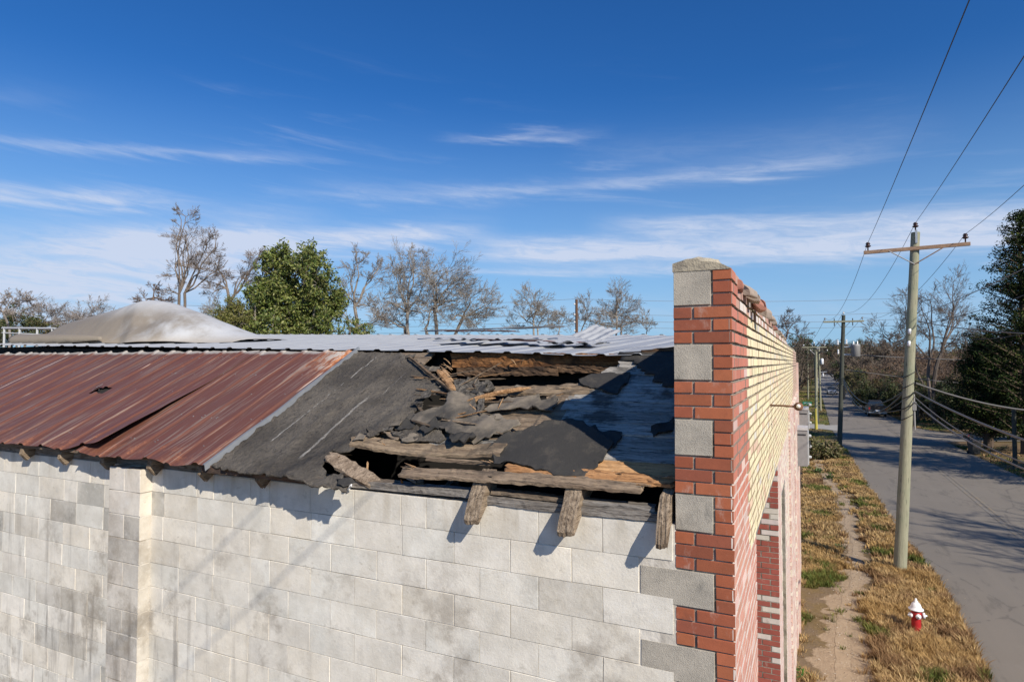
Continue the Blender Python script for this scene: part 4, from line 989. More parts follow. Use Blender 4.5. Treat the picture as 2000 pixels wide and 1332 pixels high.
# ---- large crumpled sheet lifted off at the left
SIL = [(-40, 672), (0, 668), (40, 662), (60, 656), (100, 644), (150, 630), (200, 617), (250, 604), (280, 592), (300, 588), (325, 592), (345, 600), (370, 609), (385, 614), (400, 621), (425, 634), (450, 648), (470, 657), (486, 664)]
UC = 3.0
pts = [on_u(x, y, UC) for x, y in SIL]
xsil = [q.x for q in pts]; hsil = [max(0.0, q.z - sz(q.x, UC)) for q in pts]
XB = on_u(392, 640, UC).x
def hs(x): return float(np.interp(x, xsil, hsil))
xr = xsil[-1]; xl = -10.9
mb = MB(); NX, NB = 150, 44
def cr(a, b):
    x = xl + (xr - xl) * a; h = hs(x); b2 = b
    # b 0..1 : front foot -> crest -> back
    reach = .25 + .62 * min(1, h / .45)
    if b < .62:
        s = b / .62; u = UC - reach * (1 - s ** 1.15); z = h * (math.sin(s * math.pi / 2) ** 1.35)
    else:
        s = (b - .62) / .38; u = UC + .75 * s; z = h * math.cos(s * math.pi / 2) ** .8
    env = min(1, h / .12)
    fold2 = .11 * max(0, 1 - abs(x - XB) / .42) * max(0, 1 - abs(b - .30) / .30) ** .7 + .10 * max(0, 1 - abs(x - XB + .75 + 1.6 * (b - .3)) / .30)*(1-b) 
    fold = .018 * math.exp(-(((x + 7.55) - .8 * (b - .4)) / .14) ** 2) * (1 - abs(b - .35) * 2) - .014 * math.exp(-(((x + 8.3) - 2.6 * (b - .30)) / .16) ** 2) * math.sin(math.pi * min(1, b / .62))
    u += -fold2 * env - fold * 2.2 * env - .022 * env * fbm(x * 1.1, b * 1.6, 5) - .004 * env * fbm(x * 6, b * 6, 8)
    z += .004 * env * fbm(x * 3, b * 3, 2) + .006 * (b < .03)
    return (x, u, sz(x, u) + .012 + z + (.03 * max(0, math.sin(x * 3)) * (1 - b) ** 6 * env))
mb.grid(cr, NX, NB)
o = mb.build('crumpled_metal_sheet', M_crumple, None, smooth=True); solid(o, .002, 0); at_frame(o)
tag(o, 'big dull silver sheet crumpled into a brown stained mound at the left of the roof', 'metal sheet')
# rolled-up edge at far left and a white frame behind it
mb = MB()
mb.grid(lambda a, b: (-10.95 + (2.1) * a, 2.12 + .16 * math.cos(b * 4.4 - .6) * (1 - a ** 4), sz(-9, 2.1) + .075 + .10 * (1 - .7 * a ** 4) * math.sin(b * 4.4 - .6) + .01 * fbm(a * 5, b * 3)), 30, 14)
o = mb.build('curled_metal_sheet', M_crumple, None, smooth=True); solid(o, .002, 0); at_frame(o); tag(o, 'low rolled-over sheet of dull metal at the far left edge of the roof', 'metal sheet')
mb = MB(); a = at_depth(4, 641, 16.0); b = at_depth(108, 642, 15.0); la, lb = local(a), local(b)
d = (lb - la)
mb.tube([la, lb], .03, 4); mb.tube([la + Vector((0, 0, -.12)), lb + Vector((0, 0, -.16))], .02, 4)
for s in (0.05, .35, .68, .95): q = la + d * s; mb.tube([q + Vector((0, 0, -.0)), q + Vector((0, 0, -1.2))], .03, 4)
o = mb.build('white_roof_rail', M_lightmetal, None); at_frame(o); tag(o, 'low white rail behind the rolled metal at the far left', 'rail')
# ------------------------------------------------------------------ ground, roads  (object frame: x = n, y = u, like the street)
def gh(u, n=0.0):
    """the land rises gently far along the street"""
    t = max(0.0, min(1.0, (u - 140) / 320)); z = 4.6 * t * t * (3 - 2 * t)
    if n > 12: z += .35 * min(1, (n - 12) / 6) * min(1, max(0, (u - 20) / 40))
    return z
def coords(a, b, fine0, fine1, step_f, grow=1.22):
    xs = list(np.arange(fine0, fine1 + 1e-6, step_f)); s = step_f; x = fine1
    while x < b: s *= grow; x += s; xs.append(min(x, b))
    s = step_f; x = fine0; lo = []
    while x > a: s *= grow; x -= s; lo.append(max(x, a))
    return np.array(lo[::-1] + xs)
gx = coords(-6000, 6000, -1, 4.2, .16); gy = coords(-600, 9000, 8, 30, .16)
def path_c(u): return float(np.interp(u, [9, 10.5, 12.4, 14, 16, 18, 20, 22.5, 25, 27.5, 30, 33, 36, 40], PATHN))
PATHN = [.85, .95, 1.0, 1.02, 1.18, 1.50, 1.62, 1.80, 1.66, 1.76, 1.9, 1.50, 1.05, .8]
def dirtm(x, y):
    if not (-1 < x < 5 and 6 < y < 45): return 0.0
    d = abs(x - path_c(y)) - .15 - .34 * max(0, (18 - y) / 8) + .34 * fbm(x * 1.9, y * 1.9, 6); return max(0.0, min(1.0, 1 - d / .3))
mb = MB()
i0 = mb.V(*[(x, y, gh(y, x) + (.012 * fbm(x * .7, y * .7, 1) if abs(x) < 40 and y < 200 and abs(x - path_c(y)) > 1.1 else 0) * (0 if 2.6 < x < 11.6 else 1) - .02) for x in gx for y in gy])
ny = len(gy)
for a in range(len(gx) - 1):
    for b in range(ny - 1):
        i = i0 + a * ny + b; q_ = dirtm((gx[a] + gx[a + 1]) / 2, (gy[b] + gy[b + 1]) / 2); mb.cur = (q_,) * 3; mb.face(i, i + ny, i + ny + 1, i + 1)
o = mb.build('ground', M_ground, None, smooth=True)
vc = np.array([[dirtm(x, y)] * 3 + [1] for x in gx for y in gy], np.float32); li = np.empty(len(o.data.loops), np.int32); o.data.loops.foreach_get('vertex_index', li); o.data.color_attributes['col'].data.foreach_set('color', vc[li].ravel())
at_frame(o); tag(o, kind='structure')
def EL(u): return float(np.interp(u, [-40, 12, 18, 26, 38, 46, 62, 70, 104, 700], [4.1, 3.62, 3.78, 3.35, 2.9, 2.8, 2.3, 2.2, 2.35, 2.4]))
def ER(u): return float(np.interp(u, [-40, 38, 48, 56, 66, 95, 118, 700], [11.4, 11.2, 10.75, 10.4, 9.6, 8.95, 8.8, 9.4]))
def strip(name, m, ys, fl_, fr_, dz, kind='structure', nx=8, rag=0.0):
    mb = MB()
    def fn(a, b):
        y = ys[int(round(b * (len(ys) - 1)))]; l, r = fl_(y), fr_(y)
        if rag: l += rag * fbm(y * 1.3, 1.0, 3) + rag * .5 * fbm(y * 5, 1, 3); r += rag * fbm(y * 1.3, 7.0, 3) + rag * .5 * fbm(y * 5, 7, 3)
        x = l + (r - l) * a; return (x, y, gh(y) + dz + .03 * math.sin(math.pi * a) * (nx == 8) )
    mb.grid(fn, nx, len(ys) - 1); o = mb.build(name, m, None, smooth=True); at_frame(o); return tag(o, kind=kind)
ysr = list(np.arange(-30, 70, .4)) + list(np.arange(70, 640, 6))
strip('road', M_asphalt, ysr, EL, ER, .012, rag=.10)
for s_ in (-.10, .12): strip('road_marking', M_line, [y for y in ysr if y < 130], lambda y, s_=s_: 7.35 + s_ - .055, lambda y, s_=s_: 7.35 + s_ + .055, .050, nx=1)
def cross(name, m, xs, f0, f1, dz):
    mb = MB()
    def fn(a, b):
        x = xs[int(round(a * (len(xs) - 1)))]; y = f0(x) + (f1(x) - f0(x)) * b; return (x, y, gh(y, x) + dz)
    mb.grid(fn, len(xs) - 1, 8); o = mb.build(name, m, None, smooth=True); at_frame(o); return tag(o, kind='structure')
fl_ = lambda x: 2.6 * max(0, 1 - (x - 10) / 3) ** 2 if x > 10 else 2.6
cross('side_street', M_asphalt, list(np.arange(9.2, 60, .5)), lambda x: 58.7 - (3.5 * max(0, 1 - (x - 9.2) / 3.2) ** 2) + .02 * (x - 10), lambda x: 65.3 + (6.5 * max(0, 1 - (x - 9.2) / 3.2) ** 2) - .16 * (x - 10), .030)
cross('side_street', M_conc, list(np.arange(-60, 3.2, .5)), lambda x: 64.4 - 1.8 * max(0, (x - .6) / 2.4) ** 2, lambda x: 68.2 + 1.2 * max(0, (x - .6) / 2.4) ** 2, .028)
mb = MB(); mb.box(-60, 1.7, 68.2, 68.36, 0, .12); o = mb.build('kerb', M_conc, None); at_frame(o); tag(o, kind='structure')
cross('dirt_lot', M_lot, list(np.arange(8.8, 26, .5)), lambda x: 112 - 9 * max(0, (12 - x) / 3) ** 2 * .3 + .5 * (x - 9), lambda x: 156 - .6 * (x - 9), .020)
strip('path', M_dirt, list(np.arange(7, 41, .2)), lambda y: path_c(y) - .10 - .16 * max(0, (17 - y) / 8), lambda y: path_c(y) + .10, -.014, nx=10, rag=.09)
# measured path line: see gnd() calibration
# ------------------------------------------------------------------ grass
def grass(name, cnt, ufn, hmin, hmax, palette, dens, seed, wd=.006, label=None, clump=14, spread=.07):
    r = np.random.default_rng(seed); V = []; Fq = []; Cc = []
    n = 0; verts = []; cols = []
    while n < cnt:
        x, y = ufn(r)
        d = dens(x, y)
        if r.random() > d: continue
        k = int(clump * (.5 + r.random())); base = palette(x, y, r); hh = hmin + (hmax - hmin) * r.random() ** 1.4 * (.5 + .5 * d)
        ang = r.uniform(0, 2 * math.pi, k); rad = spread * np.sqrt(r.random(k)); hg = hh * r.uniform(.55, 1.15, k); ln = hg * r.uniform(.15, .9, k)
        bx = x + rad * np.cos(ang); by = y + rad * np.sin(ang); a2 = ang + r.normal(0, .5, k)
        w = wd * r.uniform(.6, 1.4, k) * (1 + y / 30.0); wx = -np.sin(a2 + r.normal(0, .9, k)) * w; wy = np.cos(a2) * w
        z0 = gh(y) - .01
        p = np.zeros((k, 5, 3)); p[:, 0] = np.c_[bx - wx, by - wy, np.full(k, z0)]; p[:, 1] = np.c_[bx + wx, by + wy, np.full(k, z0)]
        mx = bx + ln * .38 * np.cos(a2); my = by + ln * .38 * np.sin(a2)
        p[:, 2] = np.c_[mx + wx * .8, my + wy * .8, z0 + hg * .62]; p[:, 3] = np.c_[mx - wx * .8, my - wy * .8, z0 + hg * .62]
        p[:, 4] = np.c_[bx + ln * np.cos(a2), by + ln * np.sin(a2), z0 + hg * .98]
        verts.append(p.reshape(-1, 3)); c = np.clip(np.array(base)[None, :] * r.uniform(.8, 1.2, (k, 1)), 0, 1); cols.append(c); n += k
    V = np.concatenate(verts).astype(np.float32); C_ = np.concatenate(cols).astype(np.float32); K = len(C_)
    me = bpy.data.meshes.new(name); me.vertices.add(K * 5); me.vertices.foreach_set('co', V.ravel())
    idx = np.arange(K)[:, None] * 5; loops = np.concatenate([idx + np.array([[0, 1, 2, 3]]), idx + np.array([[3, 2, 4]])], axis=1).ravel().astype(np.int32)
    me.loops.add(len(loops)); me.loops.foreach_set('vertex_index', loops)
    st = np.empty((K, 2), np.int32); st[:, 0] = np.arange(K) * 7; st[:, 1] = st[:, 0] + 4; me.polygons.add(2 * K); me.polygons.foreach_set('loop_start', st.ravel())
    me.update(calc_edges=True); me.materials.append(M_blade)
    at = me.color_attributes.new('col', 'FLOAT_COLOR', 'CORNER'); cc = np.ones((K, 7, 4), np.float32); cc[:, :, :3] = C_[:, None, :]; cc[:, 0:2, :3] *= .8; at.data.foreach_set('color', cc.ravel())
    o = bpy.data.objects.new(name, me); COL.objects.link(o); at_frame(o); return tag(o, label, 'grass', kind='stuff')
def on_path(x, y): return dirtm(x, y) > .8 and fbm(x * 5, y * 5, 9) < .30 and y < 41
def gd(x, y):
    q_ = dirtm(x, y)
    if q_ > .1 and fbm(x * 6, y * 6, 2) < .18 * q_: return 0
    if x > EL(y) - .02 + .10 * fbm(y * 1.1, 4, 2): return 0
    if on_path(x, y): return 0
    n = fbm(x * .9, y * .9, 5); left = x < path_c(y)
    if left and y < 17: return max(0, .35 + 1.2 * n)
    if abs(x - path_c(y)) < .55: return max(0, .35 + n)
    return max(.08, min(1, .80 + 1.0 * n))
def gp(x, y, r):
    n = fbm(x * .8 + 9, y * .8, 2); g = fbm(x * .6, y * .6, 12)
    if g > .27 + (.12 if y < 15 else 0): return (.105 + .06 * r.random(), .125 + .04 * r.random(), .035)
    if n > .12: return (.42, .27, .11)
    if n < -.26: return (.26, .155, .075)
    return (.50, .345, .16) if r.random() < .6 else (.34, .215, .10)
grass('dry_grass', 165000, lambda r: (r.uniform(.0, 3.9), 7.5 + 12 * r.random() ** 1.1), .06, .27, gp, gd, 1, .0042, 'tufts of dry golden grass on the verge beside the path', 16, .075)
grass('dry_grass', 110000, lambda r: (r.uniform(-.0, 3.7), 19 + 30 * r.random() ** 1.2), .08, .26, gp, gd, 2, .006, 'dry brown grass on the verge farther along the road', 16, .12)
def gp2(x, y, r): return (.13 + .08 * r.random(), .15 + .05 * r.random(), .045) if fbm(x * .15, y * .15, 3) > -.12 else (.27, .19, .09)
grass('lawn_grass', 60000, lambda r: (r.uniform(-14, 2.2), 48 + 100 * r.random()), .05, .14, gp2, lambda x, y: 0 if 63.5 < y < 69 or x > EL(y) - .1 else .8, 3, .010, 'green and straw coloured lawn past the side street', 10, .25)
grass('lawn_grass', 60000, lambda r: (r.uniform(9, 24), 30 + 90 * r.random()), .05, .2, lambda x, y, r: (.30, .19, .09) if fbm(x * .3, y * .3, 3) > -.1 else (.12, .14, .04), lambda x, y: 0 if x < ER(y) + .15 or 56 - .3 * (x < 12) < y < 68 or 106 < y else .8, 4, .010, 'dry grass along the far side of the road', 10, .25)
# pebbles and fallen leaves
def scatter(name, cnt, ufn, size, cols, mat, label, cat, seed):
    r = random.Random(seed); mb = MB()
    for _ in range(cnt):
        x, y = ufn(r); s_ = size * r.uniform(.4, 1.4) * (1 + y / 40); z = gh(y) + .004; a = r.random() * 6.28; q = cols[r.randrange(len(cols))]; g = r.uniform(.7, 1.3); mb.cur = tuple(t * g for t in q)
        p = [Vector((x + s_ * math.cos(a + k * 2.09) * r.uniform(.6, 1.2), y + s_ * math.sin(a + k * 2.09) * r.uniform(.6, 1.2), z)) for k in range(3)]; top_ = Vector((x, y, z + s_ * r.uniform(.3, .8)))
        i = mb.V(*p, top_)
        for k in range(3): mb.face(i + k, i + (k + 1) % 3, i + 3)
    o = mb.build(name, mat, None); at_frame(o); return tag(o, label, cat, kind='stuff')
scatter('gravel', 2600, lambda r: ((lambda y: (path_c(y) + r.gauss(0, .35), y))(7.5 + 26 * r.random() ** 1.5)), .011, [(.45, .38, .3), (.3, .24, .18), (.55, .5, .42), (.18, .14, .11)], M_leafm, 'small stones and crumbs scattered along the dirt path', 'gravel', 5)
scatter('leaf_litter', 2600, lambda r: ((lambda y: (EL(y) + r.gauss(.02, .16), y))(9 + 40 * r.random() ** 1.3)), .018, [(.22, .12, .06), (.30, .19, .09), (.12, .08, .05), (.4, .32, .22)], M_leafm, 'dead leaves and grit gathered along the road edge', 'leaf litter', 6)
# ------------------------------------------------------------------ trees
def rand_perp(d, r):
    v = Vector((r.gauss(0, 1), r.gauss(0, 1), r.gauss(0, 1))); v = v - d * v.dot(d); return v.normalized()
class TreeMB(MB):
    def branch(s, p, d, L, r0, lvl, par, rn, tips):
        n = par['seg'][min(lvl, len(par['seg']) - 1)]; pts = [p.copy()]; rad = [r0]; dirs = [d.copy()]
        wob = par['wob'] * (1 + .25 * lvl)
        for k in range(n):
            d = (d + rand_perp(d, rn) * wob * rn.random() + Vector((0, 0, 1)) * par['up'][min(lvl, len(par['up']) - 1)]).normalized()
            p = p + d * (L / n); pts.append(p.copy()); dirs.append(d.copy()); rad.append(max(par['rmin'], r0 * (1 - (k + 1) / n * par['taper'])))
        g = par['shade'] * rn.uniform(.85, 1.15); b_ = par['col']; s.cur = tuple(q * g for q in b_)
        s.tube(pts, rad, 7 if lvl == 0 else 5 if lvl == 1 else 3, cap=False)
        if lvl >= par['depth']:
            tips.append((pts[-1], dirs[-1])); 
            if par.get('midtips'): tips.append((pts[len(pts) // 2], dirs[-1]))
            return
        nb = par['nb'][lvl]; lo = par['lo'][lvl]; nb = int(nb + rn.uniform(-.5, .5) + .5)
        for i in range(nb):
            t = lo + (1 - lo) * (i + rn.random() * .8) / nb; t = min(t, .98)
            k = int(t * n); f = t * n - k; q = pts[k].lerp(pts[k + 1], f); dd = dirs[k]
            ang = par['ang'][lvl] * rn.uniform(.65, 1.3); nd = (dd * math.cos(ang) + rand_perp(dd, rn) * math.sin(ang)).normalized()
            if nd.z < par['minz']: nd.z = abs(nd.z) * .3; nd.normalize()
            LL = L * par['ratio'][lvl] * rn.uniform(.6, 1.15) * (1 - .35 * t); rr = rad[min(k, n)] * par['rr'] * rn.uniform(.75, 1.0)
            s.branch(q, nd, LL, max(par['rmin'], rr), lvl + 1, par, rn, tips)
        if lvl < par['depth']: s.branch(pts[-1], dirs[-1], L * .45, rad[-1], lvl + 1 if lvl else 1, par, rn, tips)
BARE = dict(seg=[9, 8, 6, 4, 3], wob=.26, up=[.05, .035, .03, .02], taper=.66, rmin=.014, depth=4, nb=[8, 8, 7, 6], lo=[.3, .2, .15, .12], ang=[.85, .85, .85, .85], ratio=[.78, .60, .52, .5], rr=.52, minz=-.15, shade=1, col=(.17, .135, .105))
def tree(name, px, top_y, Y, label, cat='tree', par=None, base=None, seed=0, stems=1, rn_lean=.12, r0=.30, leaf=None, group=None, frame=None, hscale=1.0, fork=None, trunk_len=.42):
    """built at its real size: its base stands on the ground where the line of sight at distance Y meets it"""
    top = at_depth(px, top_y, Y); bx = at_depth(base if base is not None else px, 760, Y)
    z0 = gh(local(top).y); h = (top.z - z0) * hscale
    rn = random.Random(seed); pr = dict(BARE); pr.update(par or {})
    root = empty(name, (bx.x, bx.y, z0), rn.uniform(0, 6.28) if fork is None else 0, label, cat, group)
    mbt = TreeMB(); tips = []
    for sidx in range(stems):
        d = Vector((rn.uniform(-1, 1) * rn_lean, rn.uniform(-1, 1) * rn_lean, 1)).normalized()
        if stems > 1: a = sidx * 6.28 / stems + rn.random(); d = Vector((math.cos(a) * .22, math.sin(a) * .22, 1)).normalized()
        if fork: d = Vector(fork[sidx]).normalized()
        mbt.branch(Vector((0, 0, -.1)), d, h * trunk_len * rn.uniform(.9, 1.1), r0 * (1 if sidx == 0 else .8), 0, pr, rn, tips)
    zs = max(v[2] for v in mbt.v); k = h / zs
    mbt.v = [(x * k, y * k, z * k) for x, y, z in mbt.v]; tips = [(t * k, d) for t, d in tips]
    mbt.build('trunk', M_bark, root)
    if leaf: leaf(root, tips, rn, h)
    return root
def leaves(mb, c, rad, n, size, cols, rn, flat=.7, up=.3):
    for _ in range(n):
        v = Vector((rn.gauss(0, 1), rn.gauss(0, 1), rn.gauss(0, 1) * flat)); v = v / max(1, v.length) * rad * (rn.random() ** .4 if v.length > 1 else 1)
        p = c + v; nrm = (Vector((rn.gauss(0, 1), rn.gauss(0, 1), rn.gauss(0, 1) + up))).normalized(); t = nrm.orthogonal().normalized(); b = nrm.cross(t); a = rn.random() * 6.28
        t, b = t * math.cos(a) + b * math.sin(a), b * math.cos(a) - t * math.sin(a); s = size * rn.uniform(.6, 1.3)
        q = cols[rn.randrange(len(cols))]; g = rn.uniform(.75, 1.25); mb.cur = (q[0] * g, q[1] * g, q[2] * g)
        i = mb.V(p - t * s, p + b * s * .42 + nrm * s * .1, p + t * s, p - b * s * .42 + nrm * s * .1); mb.face(i, i + 1, i + 2, i + 3)
def leafer(rad, n, size, cols, limit=None, mat=None, flat=.7, name='crown'):
    def f(root, tips, rn, h):
        mb = MB(); tt = tips if limit is None or len(tips) <= limit else rn.sample(tips, limit)
        for p, d in tt: leaves(mb, p, rad * rn.uniform(.6, 1.3), int(n * rn.uniform(.5, 1.4)), size, cols, rn, flat)
        mb.build(name, mat or M_leaf, root)
    return f
TW = lambda **k: k
PALE = (.27, .24, .205)
def lobed_bare(Y, base_px, forks, lobes, label, seed, col=(.24, .205, .17), r0=.28, dens=1.0, group=None, up=.02, tw=.013, z_fork=.3):
    """lobes: (px, py, radius px, fork index); limbs run from a fork to each lobe, filled with fine twigs"""
    rn = random.Random(seed); sc = Y / F; base = at_depth(base_px, 760, Y); z0 = gh(local(base).y); root = empty('bare_tree', (base.x, base.y, z0), 0, label, 'tree', group); o0 = Vector((base.x, base.y, z0))
    t = TreeMB(); tips = []
    def limb(a, b, ra, rb, sag=.10):
        n = max(6, int((b - a).length / .8)); pts = []; w1 = rand_perp((b - a).normalized(), rn) * (b - a).length * .07; w2 = rand_perp((b - a).normalized(), rn) * (b - a).length * .035
        for k in range(n + 1):
            q = k / n; pts.append(a.lerp(b, q) + w1 * math.sin(q * math.pi) + w2 * math.sin(q * 3 * math.pi) + Vector((0, 0, (b - a).length * sag * math.sin(q * math.pi))))
        g = rn.uniform(.85, 1.15); t.cur = tuple(q * g for q in col); t.tube(pts, [ra + (rb - ra) * k / n for k in range(n + 1)], 6, cap=False); return pts
    F_ = [at_depth(x, y, Y) + Vector((0, rn.uniform(-.6, .6), 0)) - o0 for x, y in forks]
    for i, f in enumerate(F_): limb(Vector((rn.uniform(-.2, .2), 0, -.1)), f, r0 * (.8 if i == 0 else .6), r0 * .45, 0)
    par = dict(BARE); par.update(dict(col=col, rmin=tw * .68, wob=.26, up=[up] * 4, depth=4, nb=[7, 5, 4, 3], lo=[.15, .25, .25, .25], ang=[.8, .6, .6, .6], ratio=[.6, .68, .68, .65], rr=.52, seg=[7, 6, 4, 3], minz=-.35))
    for lx, ly, lr, fi in lobes:
        c = at_depth(lx, ly, Y) + Vector((0, rn.uniform(-1, 1) * lr * sc, 0)) - o0; rad = lr * sc; f = F_[fi]; d = (c - f); e = c + d.normalized() * rad * .35
        pts = limb(f, e, r0 * .30, .022, .05 if d.z > 0 else .12)
        nb = int(5.2 * dens * (rad / 1.4) ** 1.2) + 4
        for k in range(nb):
            q = pts[int(len(pts) * rn.uniform(.35, .99))]; v = Vector((rn.gauss(0, 1), rn.gauss(0, 1), rn.gauss(.2, 1))).normalized() * rad * rn.uniform(.75, 1.25); tgt_ = c + v; dd = tgt_ - q; L = dd.length
            if L > rad * 2.4: continue
            t.branch(q, dd.normalized(), L, .018 + .006 * L, 1, par, rn, tips)
    t.build('trunk', M_bark, root); return root
MAG = [(.085, .12, .022), (.125, .155, .03), (.05, .078, .018), (.17, .19, .045), (.21, .215, .07)]
def lobed_tree(name, Y, lobes, size, cols, label, seed, dens=1.0, mat=None, col=(.25, .22, .18), gap=.0, flat=.8, crad=.34, per=26):
    """lobes: (px, py, radius px) seen from the street; each becomes a lobe of leaf clumps round its own limb"""
    rn = random.Random(seed); sc = Y / F; base = at_depth(sum(l[0] for l in lobes[:3]) / 3, 760, Y); z0 = gh(local(base).y); root = empty(name, (base.x, base.y, z0), 0, label, 'tree')
    t = TreeMB(); t.cur = col; mb = MB(); o0 = Vector((base.x, base.y, z0))
    for px, py, rp in lobes:
        c = at_depth(px, py, Y) + Vector((0, rn.uniform(-1.2, 1.2), 0)) - o0; rad = rp * sc
        p0 = Vector((c.x * .15, c.y * .15, 0)); mid = Vector((c.x * .5, c.y * .5, c.z * .6)); t.tube([p0, mid, c], [.22, .12, .04], 6, cap=False)
        n = int(dens * 5.2 * (rad / crad) ** 2.1)
        for k in range(n):
            v = Vector((rn.gauss(0, 1), rn.gauss(0, 1), rn.gauss(0, 1))).normalized() * rad * (rn.uniform(.35, 1.08)); q = c + v
            if mn.noise(q * .9 + Vector((seed, 0, 0))) < gap - .12: continue
            if rn.random() < .5: t.tube([c + v * .3, q], [.035, .012], 3, cap=False)
            leaves(mb, q, crad * rn.uniform(.6, 1.25), int(per * rn.uniform(.5, 1.3)), size, cols, rn, flat)
    t.build('trunk', M_bark, root); mb.build('crown', mat or M_leaf, root); return root
lobed_tree('magnolia_tree', 45, [(548, 545, 44), (606, 530, 44), (580, 590, 60), (520, 590, 44), (632, 560, 36), (540, 512, 26), (565, 500, 20), (612, 492, 22), (596, 505, 20), (645, 590, 30), (655, 575, 20), (585, 640, 60), (630, 635, 45), (525, 545, 24)], .125, MAG, 'large leafy green magnolia rising above the middle of the silver roof', 21, 1.9, gap=-.03, crad=.38, per=24)
lobed_tree('magnolia_tree', 43, [(500, 615, 38), (480, 640, 36), (520, 640, 44), (508, 580, 20), (540, 575, 24)], .125, MAG, 'lower leafy green tree at the left foot of the magnolia', 22, 1.8, gap=-.1, crad=.38, per=24)
lobed_tree('rounded_tree', 41, [(443, 608, 34), (420, 628, 26), (462, 626, 30), (440, 640, 36)], .06, [(.12, .13, .025), (.17, .165, .04), (.075, .09, .02), (.2, .17, .06)], 'yellow green rounded tree with fine leaves next to the crumpled mound', 23, 1.5, gap=-.3, crad=.26, per=34)
lobed_bare(50, 698, [(696, 600), (700, 640)], [(686, 520, 24, 0), (722, 545, 24, 0), (735, 520, 16, 0), (675, 575, 22, 0), (720, 600, 24, 0), (742, 625, 22, 1), (668, 610, 20, 1), (695, 495, 14, 0)], 'slender bare tree directly right of the magnolia', 31)
lobed_bare(60, 800, [(797, 610), (792, 640)], [(808, 525, 34, 0), (775, 545, 30, 0), (800, 500, 20, 0), (760, 590, 32, 0), (745, 620, 26, 1), (825, 565, 30, 0), (790, 585, 30, 0), (770, 625, 26, 1), (815, 610, 26, 0)], 'large pale bare tree, left one of the two widest crowns', 41, PALE, .34, 1.25)
lobed_bare(58, 852, [(848, 600), (905, 620), (830, 640)], [(870, 535, 34, 0), (850, 560, 30, 0), (895, 545, 30, 0), (885, 590, 32, 0), (920, 580, 32, 1), (940, 610, 34, 1), (955, 590, 22, 1), (855, 610, 30, 0), (890, 625, 28, 1), (925, 635, 28, 1), (840, 600, 26, 2)], 'large pale bare tree with wide twiggy crown right of its twin', 44, PALE, .34, 1.25)
lobed_bare(70, 1042, [(1042, 625), (1050, 640)], [(1030, 590, 24, 0), (1050, 595, 24, 0), (1018, 618, 22, 1), (1066, 618, 24, 1), (1045, 615, 24, 0), (1005, 635, 16, 1), (1080, 635, 18, 1)], 'spreading bare tree between the wide crowns and the brown pole', 51, PALE, .22, 1.2)
lobed_bare(76, 1095, [(1094, 640)], [(1088, 615, 16, 0), (1104, 622, 16, 0), (1080, 635, 14, 0)], 'small bare tree left of the brown pole', 52, PALE, .15)
lobed_bare(72, 1145, [(1145, 625)], [(1140, 600, 16, 0), (1152, 612, 16, 0), (1135, 625, 16, 0), (1160, 632, 16, 0)], 'thin bare tree touching the brown pole', 53, r0=.15)
lobed_bare(66, 1208, [(1206, 620), (1212, 640)], [(1208, 585, 20, 0), (1206, 568, 12, 0), (1185, 610, 24, 0), (1228, 605, 24, 0), (1208, 620, 26, 0), (1175, 635, 20, 1), (1240, 630, 20, 1), (1210, 640, 24, 1)], 'dense bare tree between the brown pole and the brick pier', 54, r0=.22, dens=1.3)
lobed_bare(74, 1262, [(1262, 645)], [(1255, 630, 14, 0), (1268, 635, 14, 0), (1262, 620, 10, 0)], 'low bare tree nearest to the left of the brick pier', 55, PALE, .12)
lobed_tree('ivy_covered_tree', 47, [(690, 640, 24), (712, 645, 26), (672, 650, 20), (700, 622, 12)], .10, MAG, 'green ivy clump at the foot of the slender bare tree', 32, .8)
BR = (.21, .17, .14)
lobed_bare(52, 356, [(354, 575), (360, 572)], [(362, 430, 20, 0), (355, 450, 20, 0), (372, 470, 22, 0), (350, 490, 22, 0), (370, 510, 20, 0), (335, 535, 22, 0), (400, 490, 24, 1), (425, 475, 20, 1), (410, 530, 24, 1), (435, 510, 18, 1), (330, 570, 20, 0), (345, 415, 8, 0)], 'tallest bare tree behind the crumpled silver mound', 3, BR, .24, .9, tw=.012)
lobed_bare(50, 300, [(298, 580)], [(298, 565, 10, 0), (308, 585, 16, 0), (282, 590, 16, 0), (318, 600, 14, 0)], 'low bare broken trunk left of the tallest bare tree', 5, (.17, .12, .09), .18)
lobed_bare(58, 450, [(447, 565), (452, 575)], [(415, 510, 22, 0), (430, 540, 22, 0), (405, 550, 20, 0), (475, 530, 22, 1), (495, 510, 20, 1), (510, 500, 16, 1), (460, 545, 20, 1), (485, 555, 18, 1), (425, 575, 18, 0)], 'bare tree with a wide V fork just left of the leafy magnolia', 8, BR, .26, .8, tw=.012)
lobed_bare(75, 415, [(413, 620)], [(408, 600, 14, 0), (420, 610, 14, 0), (398, 615, 14, 0)], 'small bare tree between the tallest bare tree and the magnolia', 9, PALE, .14)
for i, (x, y, Y, lb) in enumerate([(10, 566, 60, 'bare tree cut by the left edge of the picture'), (88, 588, 95, 'pale far bare tree left of the mound, first'), (165, 586, 105, 'pale far bare tree just left of the mound'), (128, 605, 115, 'faint bare tree between two pale far trees'), (225, 612, 110, 'faint bare tree rising behind the left flank of the mound'), (258, 600, 85, 'bare tree right behind the crest of the mound')]):
    lobed_bare(Y, x, [(x, y + 45)], [(x + 8, y + 16, 17, 0), (x - 12, y + 26, 18, 0), (x + 24, y + 34, 18, 0), (x - 26, y + 42, 16, 0), (x + 2, y + 40, 20, 0), (x + 34, y + 50, 14, 0)], lb, 60 + i, (.27, .235, .21), .2, .8, tw=.02)
DK = [(.05, .07, .02), (.075, .085, .03), (.035, .05, .018), (.11, .10, .04)]
